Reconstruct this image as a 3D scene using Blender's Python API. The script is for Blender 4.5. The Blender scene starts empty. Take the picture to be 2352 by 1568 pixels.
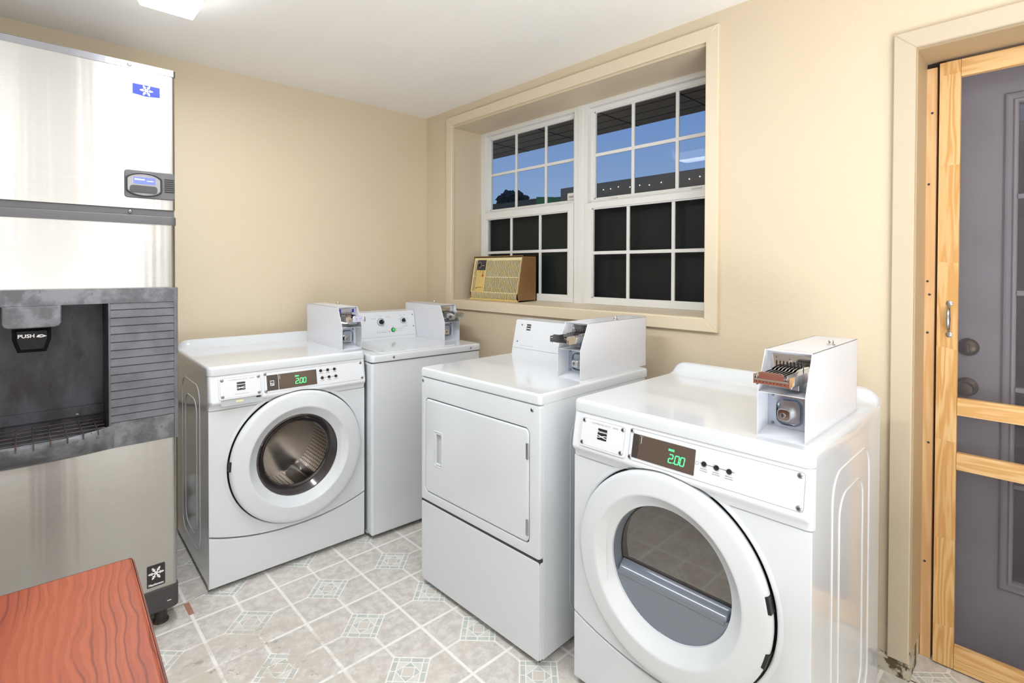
import bpy, bmesh, math, random
from mathutils import Matrix, Vector, noise
random.seed(7)
C = bpy.context.scene.collection
SC = bpy.context.scene

# ------------------------------------------------------------------ camera
cd = bpy.data.cameras.new('camera'); cam = bpy.data.objects.new('camera', cd); C.objects.link(cam)
YAW, PITCH, ROLL = -0.7509, -0.0123, 0.0026
fw = Vector((-math.sin(YAW)*math.cos(PITCH), math.cos(YAW)*math.cos(PITCH), math.sin(PITCH)))
r_ = Vector((math.cos(YAW), math.sin(YAW), 0)); u_ = r_.cross(fw)
R_ = r_*math.cos(ROLL)+u_*math.sin(ROLL); U_ = -r_*math.sin(ROLL)+u_*math.cos(ROLL)
cam.matrix_world = Matrix(((R_.x, U_.x, -fw.x, -2.1005), (R_.y, U_.y, -fw.y, -3.0628), (R_.z, U_.z, -fw.z, 1.327), (0, 0, 0, 1)))
cd.sensor_width = 36; cd.lens = 36*1191.44/2352; cd.shift_x = (1176-1159.27)/2352; cd.shift_y = (632.96-784)/2352
cd.clip_start = 0.02
SC.camera = cam
# ------------------------------------------------------------------ exposure
SC.view_settings.view_transform = 'Standard'; SC.view_settings.look = 'None'
SC.view_settings.gamma = 1; SC.view_settings.use_curve_mapping = False
SC.view_settings.exposure = 0.40
# ------------------------------------------------------------------ dusk sky
wd = bpy.data.worlds.new('dusk_sky'); SC.world = wd; wd.use_nodes = True
nt = wd.node_tree; nt.nodes.clear()
out = nt.nodes.new('ShaderNodeOutputWorld'); bg = nt.nodes.new('ShaderNodeBackground')
tc = nt.nodes.new('ShaderNodeTexCoord'); sx = nt.nodes.new('ShaderNodeSeparateXYZ'); cr = nt.nodes.new('ShaderNodeValToRGB')
nt.links.new(tc.outputs['Generated'], sx.inputs[0]); nt.links.new(sx.outputs['Z'], cr.inputs[0])
nt.links.new(cr.outputs[0], bg.inputs[0]); nt.links.new(bg.outputs[0], out.inputs[0]); bg.inputs[1].default_value = 1.0
cr.color_ramp.elements[0].position = 0.12; cr.color_ramp.elements[0].color = (.21, .31, .50, 1)
cr.color_ramp.elements[1].position = 0.40; cr.color_ramp.elements[1].color = (.06, .155, .44, 1)
# ------------------------------------------------------------------ lamps (one ceiling fitting, the rest added fills)
def area(name, loc, sx_, sy_, power, col=(1, .97, .93), rot=(0, 0, 0)):
    l = bpy.data.lights.new(name, 'AREA'); l.shape = 'RECTANGLE'; l.size = sx_; l.size_y = sy_; l.energy = power; l.color = col
    o = bpy.data.objects.new(name, l); C.objects.link(o); o.location = loc; o.rotation_euler = rot
    return o
LAMPC = (.925, .96, 1.0)
area('lamp_ceiling_fitting', (-1.68, -1.31, 2.295), .16, 1.16, 15, LAMPC)
area('fill_rear', (-1.42, -3.75, 2.295), .16, 1.16, 3, LAMPC)  # added unseen light behind the camera, streaks the steel
area('fill_rear_left', (-2.27, -3.75, 2.295), .16, 1.16, 3, LAMPC)  # its left partner, added as well
area('fill_bounce', (-2.15, -4.3, .5), 1.9, 1.8, 100, LAMPC, (math.radians(180), 0, 0))  # added upward fill behind the camera, no such fitting
area('fill_yard', (4.2, -1.0, .4), 4, 8, 80, (1, .86, .68), (math.radians(180), math.radians(38), 0))  # added warm wash for soffit and roof edge, no lamp stands there

# ------------------------------------------------------------------ materials
def lin(c):
    return tuple(((v/255)/12.92 if v/255 <= .04045 else ((v/255+.055)/1.055)**2.4) for v in c)+(1,)
def newmat(name):
    m = bpy.data.materials.new(name); m.use_nodes = True
    n = m.node_tree; b = n.nodes['Principled BSDF']
    return m, n, b
def mat(name, col, rough=.5, metal=0, bump=0, bscale=60, var=0, vscale=4, coat=0, emit=0, spec=.5, aniso=0, ior=1.5):
    m, n, b = newmat(name)
    b.inputs['Base Color'].default_value = lin(col); b.inputs['Roughness'].default_value = rough
    b.inputs['Metallic'].default_value = metal; b.inputs['Coat Weight'].default_value = coat
    b.inputs['Coat Roughness'].default_value = .06
    b.inputs['Specular IOR Level'].default_value = spec; b.inputs['IOR'].default_value = ior
    t = n.nodes.new('ShaderNodeTexCoord')
    if bump:
        z = n.nodes.new('ShaderNodeTexNoise'); z.inputs['Scale'].default_value = bscale; z.inputs['Detail'].default_value = 4
        bp = n.nodes.new('ShaderNodeBump'); bp.inputs['Strength'].default_value = bump; bp.inputs['Distance'].default_value = .004
        n.links.new(t.outputs['Object'], z.inputs['Vector']); n.links.new(z.outputs[0], bp.inputs['Height']); n.links.new(bp.outputs[0], b.inputs['Normal'])
    if var:
        z = n.nodes.new('ShaderNodeTexNoise'); z.inputs['Scale'].default_value = vscale; z.inputs['Detail'].default_value = 5
        hs = n.nodes.new('ShaderNodeHueSaturation'); hs.inputs['Color'].default_value = lin(col)
        mr = n.nodes.new('ShaderNodeMapRange'); mr.inputs[1].default_value = .3; mr.inputs[2].default_value = .7
        mr.inputs[3].default_value = 1-var; mr.inputs[4].default_value = 1+var
        n.links.new(t.outputs['Object'], z.inputs['Vector']); n.links.new(z.outputs[0], mr.inputs[0]); n.links.new(mr.outputs[0], hs.inputs['Value']); n.links.new(hs.outputs[0], b.inputs['Base Color'])
    if emit:
        b.inputs['Emission Color'].default_value = lin(col); b.inputs['Emission Strength'].default_value = emit
    if aniso: b.inputs['Anisotropic'].default_value = aniso
    return m
class NB:                                   # tiny node expression builder
    def __init__(s, n): s.n = n
    def m(s, op, a, b=0., c=None):
        k = s.n.nodes.new('ShaderNodeMath'); k.operation = op
        for i, v in enumerate((a, b, c)):
            if v is None: continue
            if isinstance(v, (int, float)): k.inputs[i].default_value = v
            else: s.n.links.new(v, k.inputs[i])
        return k.outputs[0]
    def mix(s, f, a, b):
        k = s.n.nodes.new('ShaderNodeMix'); k.data_type = 'RGBA'
        for i, v in ((0, f), (6, a), (7, b)):
            if isinstance(v, (int, float)): k.inputs[i].default_value = v
            elif isinstance(v, tuple): k.inputs[i].default_value = v
            else: s.n.links.new(v, k.inputs[i])
        return k.outputs[2]
    def noise(s, vec, scale, detail=4, rough=.5):
        k = s.n.nodes.new('ShaderNodeTexNoise'); k.inputs['Scale'].default_value = scale; k.inputs['Detail'].default_value = detail; k.inputs['Roughness'].default_value = rough
        s.n.links.new(vec, k.inputs['Vector']); return k.outputs[0]
    def step(s, v, lo, hi):
        k = s.n.nodes.new('ShaderNodeMapRange'); k.interpolation_type = 'SMOOTHSTEP'
        k.inputs[1].default_value = lo; k.inputs[2].default_value = hi; s.n.links.new(v, k.inputs[0]); return k.outputs[0]
    def coord(s, which='Object'):
        k = s.n.nodes.new('ShaderNodeTexCoord'); return k.outputs[which]
    def xyz(s, v):
        k = s.n.nodes.new('ShaderNodeSeparateXYZ'); s.n.links.new(v, k.inputs[0]); return k.outputs
    def scale(s, v, sc):
        k = s.n.nodes.new('ShaderNodeMapping'); k.inputs['Scale'].default_value = sc; s.n.links.new(v, k.inputs[0]); return k.outputs[0]
    def bump(s, h, strength, dist, bsdf):
        k = s.n.nodes.new('ShaderNodeBump'); k.inputs['Strength'].default_value = strength; k.inputs['Distance'].default_value = dist
        s.n.links.new(h, k.inputs['Height']); s.n.links.new(k.outputs[0], bsdf.inputs['Normal'])

def floor_material():
    m, n, b = newmat('vinyl_tile'); e = NB(n); v = e.coord(); X, Y, Z = e.xyz(v)
    ts, tx, ty = .3036, -1.3268, -1.1541
    U = e.m('SUBTRACT', e.m('FRACT', e.m('DIVIDE', e.m('SUBTRACT', X, tx-20*ts), ts)), .5)
    V = e.m('SUBTRACT', e.m('FRACT', e.m('DIVIDE', e.m('SUBTRACT', Y, ty-20*ts), ts)), .5)
    a = e.m('ABSOLUTE', U); c = e.m('ABSOLUTE', V)
    P = e.m('ADD', U, V); Q = e.m('SUBTRACT', U, V); p = e.m('ABSOLUTE', P); q = e.m('ABSOLUTE', Q)
    mx = e.m('MAXIMUM', p, q); grout = e.step(e.m('MAXIMUM', a, c), .477, .487)
    inside = e.m('LESS_THAN', mx, .29)
    def line(val, at, w=.0085): return e.m('LESS_THAN', e.m('ABSOLUTE', e.m('SUBTRACT', val, at)), w)
    def OR(*l):
        o = l[0]
        for k in l[1:]: o = e.m('MAXIMUM', o, k)
        return o
    thin = e.m('MULTIPLY', e.m('LESS_THAN', e.m('MINIMUM', a, c), .016), e.m('GREATER_THAN', mx, .28))
    border = e.m('GREATER_THAN', mx, .195)
    inb = e.m('MULTIPLY', inside, border)
    inner = e.m('SUBTRACT', 1., border)
    lines = OR(line(mx, .29, .011), e.m('MULTIPLY', inside, line(p, .195)), e.m('MULTIPLY', inside, line(q, .195)),
               e.m('MULTIPLY', inb, line(p, 0, .008)), e.m('MULTIPLY', inb, line(q, 0, .008)),
               e.m('MULTIPLY', inner, line(e.m('ADD', p, q), .195, .010)), e.m('MULTIPLY', e.m('LESS_THAN', e.m('ADD', p, q), .205), line(mx, .092, .007)))
    star = e.m('MULTIPLY', e.m('LESS_THAN', e.m('ADD', p, q), .195), e.m('GREATER_THAN', mx, .092))
    n1 = e.noise(v, 130, 3, .6); n2 = e.noise(v, 26, 5, .65); n3 = e.noise(v, 4, 4)
    base = e.mix(e.step(n2, .34, .66), lin((188, 183, 177)), lin((215, 211, 206)))
    base = e.mix(e.m('MULTIPLY', e.step(n1, .45, .72), .45), base, lin((180, 176, 170)))
    base = e.mix(e.m('MULTIPLY', e.step(n3, .4, .7), .25), base, lin((216, 206, 192)))
    sl = e.mix(e.step(n2, .3, .7), lin((178, 182, 178)), lin((198, 202, 197)))
    lt = e.mix(e.step(n2, .3, .7), lin((204, 204, 198)), lin((218, 217, 211)))
    col = e.mix(inb, base, sl); col = e.mix(e.m('MULTIPLY', inside, inner), col, lt); col = e.mix(star, col, sl)
    col = e.mix(e.m('LESS_THAN', mx, .092), col, lin((206, 200, 191)))
    white = lin((238, 235, 230))
    col = e.mix(e.m('MULTIPLY', lines, .85), col, white); col = e.mix(e.m('MULTIPLY', thin, .7), col, white)
    col = e.mix(e.m('MULTIPLY', grout, .85), col, lin((238, 236, 233)))
    # worn, stained patch in front of the ice machine
    dx = e.m('ADD', X, 1.58); dy = e.m('ADD', Y, 1.30)
    d = e.m('SQRT', e.m('ADD', e.m('MULTIPLY', dx, dx), e.m('MULTIPLY', dy, dy)))
    sm = e.m('SUBTRACT', 1., e.step(d, .12, .50))
    s = e.m('MULTIPLY', sm, e.step(e.noise(v, 9, 6, .7), .44, .56))
    col = e.mix(e.m('MULTIPLY', s, .9), col, lin((196, 188, 177)))
    s2 = e.m('MULTIPLY', e.m('SUBTRACT', 1., e.step(d, .05, .5)), e.step(e.noise(v, 14, 6, .75), .56, .66))
    col = e.mix(e.m('MULTIPLY', s2, .75), col, lin((128, 110, 84)))
    # a seam in the sheet and a torn strip showing brick red underlay
    seam = e.m('LESS_THAN', e.m('ABSOLUTE', e.m('SUBTRACT', e.m('ADD', Y, .3226), e.m('MULTIPLY', X, .235))), .0016)
    seam = e.m('MULTIPLY', seam, e.m('LESS_THAN', X, -1.53)); col = e.mix(e.m('MULTIPLY', seam, .8), col, lin((84, 78, 70)))
    tear = e.m('MULTIPLY', e.m('LESS_THAN', e.m('ABSOLUTE', e.m('ADD', X, 1.629)), .0095), e.m('LESS_THAN', e.m('ABSOLUTE', e.m('ADD', Y, .756)), .046))
    col = e.mix(tear, col, lin((172, 128, 108)))
    n.links.new(col, b.inputs['Base Color']); b.inputs['Roughness'].default_value = .34; b.inputs['Specular IOR Level'].default_value = .45
    e.bump(n2, .12, .002, b)
    return m
def steel_material(name, tint=(202, 200, 198), rough=.30):
    m, n, b = newmat(name); e = NB(n); v = e.coord()
    s = e.scale(v, (3, 3, 900)); k = e.noise(s, 1, 3, .6)
    s2 = e.scale(v, (25, 25, 500)); k2 = e.noise(s2, 1, 2)
    b.inputs['Metallic'].default_value = 1; b.inputs['Base Color'].default_value = lin(tint)
    n.links.new(e.m('ADD', e.m('MULTIPLY', k, .16), rough-.08), b.inputs['Roughness'])
    wv = e.noise(e.scale(v, (9, 9, .25)), 1, 3, .6)
    b1 = n.nodes.new('ShaderNodeBump'); b1.inputs['Strength'].default_value = .5; b1.inputs['Distance'].default_value = .004; n.links.new(wv, b1.inputs['Height'])
    b2 = n.nodes.new('ShaderNodeBump'); b2.inputs['Strength'].default_value = .10; b2.inputs['Distance'].default_value = .0006
    n.links.new(e.m('ADD', k, e.m('MULTIPLY', k2, .6)), b2.inputs['Height']); n.links.new(b1.outputs[0], b2.inputs['Normal']); n.links.new(b2.outputs[0], b.inputs['Normal'])
    b.inputs['Anisotropic'].default_value = .9; b.inputs['Anisotropic Rotation'].default_value = .25
    t = n.nodes.new('ShaderNodeTangent'); t.direction_type = 'RADIAL'; t.axis = 'Z'; n.links.new(t.outputs[0], b.inputs['Tangent'])
    return m
def wood(name, c1, c2, axis='Z', ring=9, rough=.45, stretch=14, dark=None, joints=None):
    m, n, b = newmat(name); e = NB(n); v = e.coord(); X, Y, Z = e.xyz(v)
    ax = {'X': (1/stretch, 1, 1), 'Y': (1, 1/stretch, 1), 'Z': (1, 1, 1/stretch)}[axis]
    sc = e.scale(v, tuple(k*ring for k in ax))
    off = None
    if joints:                       # finger-jointed stock: each length has its own figure
        off = e.m('FLOOR', e.m('ADD', e.m('DIVIDE', {'X': X, 'Y': Y, 'Z': Z}[axis], joints), e.m('MULTIPLY', e.noise(v, .8, 1), 1.0)))
        cb = n.nodes.new('ShaderNodeCombineXYZ'); n.links.new(e.m('MULTIPLY', off, 3.7), cb.inputs[0]); n.links.new(e.m('MULTIPLY', off, 1.9), cb.inputs[1])
        va = n.nodes.new('ShaderNodeVectorMath'); va.operation = 'ADD'; n.links.new(sc, va.inputs[0]); n.links.new(cb.outputs[0], va.inputs[1]); sc = va.outputs[0]
    f = e.noise(sc, 1, 3, .45)
    g = e.m('ABSOLUTE', e.m('SUBTRACT', e.m('FRACT', e.m('MULTIPLY', f, 11.)), .5))
    fine = e.noise(e.scale(v, tuple(k*160 for k in ax)), 1, 2)
    col = e.mix(e.step(g, .05, .45), lin(c2), lin(c1))
    col = e.mix(e.m('MULTIPLY', fine, .25), col, lin(dark or c2))
    if dark: col = e.mix(e.m('MULTIPLY', e.m('LESS_THAN', g, .035), .8), col, lin(dark))
    if off is not None:
        t = e.m('FRACT', e.m('MULTIPLY', off, .37)); col = e.mix(e.m('MULTIPLY', t, .35), col, lin(c2))
    n.links.new(col, b.inputs['Base Color']); b.inputs['Roughness'].default_value = rough
    return m
def cherry_material():
    m, n, b = newmat('cherry_laminate'); e = NB(n); v = e.coord(); X, Y, Z = e.xyz(v)
    w = e.noise(e.scale(v, (3.2, 1.1, 1)), 1, 4, .5); w2 = e.noise(e.scale(v, (9, 2.2, 1)), 1, 2)
    f = e.m('ADD', e.m('MULTIPLY', X, 72.), e.m('ADD', e.m('MULTIPLY', w, 14.), e.m('MULTIPLY', w2, 2.4)))
    fr = e.m('FRACT', f); ln = e.m('SUBTRACT', 1., e.step(e.m('ABSOLUTE', e.m('SUBTRACT', fr, .5)), .02, .16))
    soft = e.step(fr, .1, .9); fine = e.noise(e.scale(v, (420, 26, 1)), 1, 2)
    big = e.noise(e.scale(v, (7, 1.6, 1)), 1, 3)
    col = e.mix(e.step(big, .3, .7), lin((140, 64, 42)), lin((158, 84, 56)))
    col = e.mix(e.m('MULTIPLY', soft, .3), col, lin((124, 54, 38)))
    col = e.mix(e.m('MULTIPLY', e.m('MULTIPLY', ln, e.step(e.noise(e.scale(v, (5, 3, 1)), 1, 2), .3, .55)), .6), col, lin((84, 38, 34)))
    col = e.mix(e.m('MULTIPLY', e.step(fine, .5, .75), .3), col, lin((120, 56, 42)))
    n.links.new(col, b.inputs['Base Color']); b.inputs['Roughness'].default_value = .42; b.inputs['Specular IOR Level'].default_value = .35
    return m
def blotchy(name, c1, c2, scale, lo, hi, rough=.6, bump=.1, c3=None, stretch=(1, 1, 1)):
    m, n, b = newmat(name); e = NB(n); v = e.coord(); w = e.scale(v, stretch)
    k = e.noise(w, scale, 6, .6); col = e.mix(e.step(k, lo, hi), lin(c1), lin(c2))
    if c3: col = e.mix(e.step(e.noise(w, scale*2.3, 5, .7), .58, .68), col, lin(c3))
    n.links.new(col, b.inputs['Base Color']); b.inputs['Roughness'].default_value = rough
    e.bump(e.noise(v, 500, 2), bump, .001, b)
    return m
def thin_glass(name, tint=(1, 1, 1, 1), refl=1.0, ior=1.5, rough=.0):
    m = bpy.data.materials.new(name); m.use_nodes = True; n = m.node_tree; n.nodes.clear(); e = NB(n)
    o = n.nodes.new('ShaderNodeOutputMaterial'); t = n.nodes.new('ShaderNodeBsdfTransparent'); t.inputs[0].default_value = tint
    g = n.nodes.new('ShaderNodeBsdfGlossy'); g.inputs['Roughness'].default_value = rough
    f = n.nodes.new('ShaderNodeLayerWeight'); f.inputs[0].default_value = .5; mx = n.nodes.new('ShaderNodeMixShader')
    n.links.new(e.m('MULTIPLY', e.m('ADD', .04, e.m('MULTIPLY', e.m('POWER', f.outputs['Facing'], 5.), .9)), refl), mx.inputs[0]); n.links.new(t.outputs[0], mx.inputs[1]); n.links.new(g.outputs[0], mx.inputs[2]); n.links.new(mx.outputs[0], o.inputs[0])
    return m
def mesh_screen(name, col, cover, pitch=.0016):
    m = bpy.data.materials.new(name); m.use_nodes = True; n = m.node_tree; b = n.nodes['Principled BSDF']; e = NB(n)
    b.inputs['Base Color'].default_value = lin(col); b.inputs['Roughness'].default_value = .6; b.inputs['Alpha'].default_value = cover
    return m
def drum_material():
    m, n, b = newmat('perforated_steel'); e = NB(n); v = e.coord('UV'); X, Y, Z = e.xyz(v)
    fx = e.m('SUBTRACT', e.m('FRACT', e.m('MULTIPLY', X, 90.)), .5); row = e.m('MULTIPLY', Y, 22.)
    fy = e.m('SUBTRACT', e.m('FRACT', row), .5)
    d = e.m('SQRT', e.m('ADD', e.m('MULTIPLY', fx, fx), e.m('MULTIPLY', fy, fy)))
    hole = e.m('LESS_THAN', d, .27)
    n.links.new(e.mix(hole, lin((205, 200, 195)), lin((20, 18, 16))), b.inputs['Base Color'])
    n.links.new(e.m('SUBTRACT', 1., hole), b.inputs['Metallic']); b.inputs['Roughness'].default_value = .3
    return m

M = {}
M['wall'] = mat('beige_wall_paint', (218, 202, 176), .5, bump=.25, bscale=45, var=.015, vscale=2)
M['wall2'] = mat('off_white_wall_paint', (184, 179, 169), .5, bump=.25, bscale=45)
M['casing'] = mat('cream_trim_paint', (226, 211, 186), .45, bump=.05, bscale=30)
M['addeddoor'] = mat('added_door_paint', (204, 202, 198), .4)
M['casing2'] = mat('door_trim_paint', (202, 187, 164), .5, bump=.08, bscale=30)
M['ceiling'] = mat('white_ceiling_paint', (248, 246, 242), .8, bump=.15, bscale=25)
M['floor'] = floor_material()
M['white'] = mat('white_enamel', (218, 222, 227), .16, coat=.5, spec=.5)
M['white2'] = mat('white_satin_plastic', (222, 225, 230), .32, spec=.5)
M['box'] = mat('white_powder_coat', (220, 222, 229), .30, bump=.04, bscale=300)
M['seam'] = mat('dark_seam', (60, 62, 68), .7)
M['grey'] = mat('blue_grey_plastic', (118, 126, 138), .14, coat=.5, spec=.6)
M['chrome'] = mat('chrome', (225, 222, 220), .08, metal=1)
M['zinc'] = mat('zinc_plate', (188, 196, 208), .28, metal=1, var=.06, vscale=60)
M['screw'] = mat('screw_steel', (170, 172, 178), .25, metal=1)
M['black'] = mat('black_plastic', (24, 23, 25), .3)
M['lever'] = mat('matt_black_plastic', (18, 17, 19), .55, spec=.3)
M['rubber'] = mat('black_rubber', (32, 30, 32), .38)
M['gasket'] = mat('dark_gasket', (52, 47, 48), .14, coat=.6)
M['display'] = mat('smoked_display', (88, 74, 66), .12, spec=.6)
M['display2'] = mat('smoked_display_side', (66, 60, 58), .12, spec=.6)
M['green'] = mat('green_led', (70, 255, 130), .5, emit=1.4)
M['ink'] = mat('grey_ink', (150, 153, 160), .6)
M['dkink'] = mat('dark_ink', (52, 52, 58), .6)
M['logo'] = mat('black_badge', (40, 40, 44), .35)
M['wink'] = mat('white_ink', (240, 240, 242), .6)
M['blue'] = mat('blue_plastic', (40, 62, 190), .35)
M['grnbtn'] = mat('green_button', (70, 205, 95), .3, emit=.15)
M['grnring'] = mat('dark_green_ring', (48, 84, 58), .4)
M['steel'] = steel_material('brushed_stainless', (178, 176, 173), .25)
M['steeltop'] = steel_material('brushed_trim', (140, 140, 144), .38)
M['icedark'] = mat('charcoal_plastic', (88, 87, 90), .5, bump=.15, bscale=700, var=.06, vscale=12)
M['icebase'] = mat('black_base_plastic', (66, 64, 66), .55, bump=.1, bscale=600)
M['iceframe'] = blotchy('worn_charcoal_plastic', (88, 89, 94), (126, 128, 134), 14, .40, .62, .55, .25, c3=(98, 98, 101))
M['icewell'] = blotchy('scaled_charcoal_plastic', (54, 52, 56), (82, 81, 90), 7, .45, .62, .5, .25, c3=(44, 41, 43), stretch=(1, 1, .45))
M['iceslat'] = blotchy('slatted_charcoal_plastic', (94, 94, 101), (110, 110, 118), 6, .4, .6, .5, .2)
M['lcd'] = mat('blue_lcd', (86, 98, 220), .3, emit=.7)
M['lcdtxt'] = mat('lcd_text', (175, 180, 245), .3, emit=.8)
M['badgeblue'] = mat('badge_blue', (50, 62, 176), .6, spec=.2)
M['badgewhite'] = mat('badge_white', (226, 226, 230), .5, spec=.3)
M['rust'] = blotchy('rusty_wire', (58, 55, 56), (104, 72, 58), 40, .5, .66, .6, .1)
M['cherry'] = cherry_material()
M['cherryedge'] = wood('cherry_edge', (140, 66, 46), (112, 52, 38), 'Y', 20, .35, 20)
M['pine'] = wood('finger_jointed_pine', (228, 192, 138), (206, 156, 92), 'Z', 16, .5, 12, joints=.31)
M['pineh'] = wood('pine_rail', (230, 192, 138), (210, 162, 100), 'Y', 16, .5, 12)
M['pine2'] = wood('pale_pine', (226, 188, 140), (212, 168, 116), 'Z', 10, .55, 16)
M['greydoor'] = mat('grey_door_paint', (132, 127, 136), .45, var=.08, vscale=6)
M['brass'] = mat('aged_brass', (74, 64, 48), .3, metal=1)
M['vinyl'] = mat('white_vinyl', (232, 232, 230), .35)
M['glass'] = thin_glass('window_glass', (.93, .95, .95, 1), .2)
M['doorglass'] = thin_glass('tinted_door_glass', (.45, .43, .43, 1), 1.0)
M['washglass'] = thin_glass('washer_glass', (.92, .90, .88, 1), .9)
M['dryglass'] = mat('smoked_dryer_glass', (58, 50, 42), .05, spec=.9, ior=1.9)
M['drum'] = drum_material()
M['drumback'] = mat('drum_steel', (205, 200, 196), .28, metal=1, var=.1, vscale=8)
M['screen1'] = mesh_screen('insect_screen', (22, 20, 19), .72)
M['screen2'] = mesh_screen('door_insect_screen', (120, 115, 122), .15)
M['brown'] = mat('brown_metal', (138, 102, 62), .5, bump=.15, bscale=300, var=.04, vscale=20)
M['gold'] = mat('gold_plastic', (232, 216, 168), .35)
M['goldpl'] = mat('gold_plate', (218, 190, 120), .4)
M['acdark'] = mat('dark_grille_back', (20, 14, 9), .9)
M['orange'] = mat('orange_print', (196, 92, 36), .5)
M['rot'] = blotchy('rotten_wood', (96, 80, 60), (196, 190, 172), 22, .46, .54, .9, .8, c3=(56, 42, 30))
M['lampdiff'] = mat('lit_acrylic_diffuser', (246, 252, 255), .4, emit=5)
M['filldiff'] = mat('dim_fill_diffuser', (250, 250, 246), .4, emit=3.2)  # dimmer copy of the diffuser for the added rear fittings
M['lampbody'] = mat('lamp_housing', (235, 235, 232), .5)
M['soffit'] = mat('tan_soffit', (190, 160, 128), .7)
M['darkwall'] = mat('dark_shed_wall', (58, 50, 42), .8)
M['roofedge'] = mat('brown_roof_fascia', (150, 130, 100), .8)
M['hill'] = mat('brown_hillside', (112, 98, 72), .9, var=.1)
M['hillgreen'] = mat('green_roof_field', (96, 140, 84), .9, var=.1)
M['leaf'] = mat('dark_foliage', (52, 62, 56), .9, var=.2, vscale=20)
M['yard'] = mat('dark_paving', (60, 54, 48), .9)
M['bulb'] = mat('lit_bulb', (255, 240, 215), .5, emit=1.0)
M['rag'] = mat('white_crumpled_wrap', (238, 236, 234), .7)
M['paper'] = mat('white_paper_label', (226, 222, 212), .6)

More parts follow.
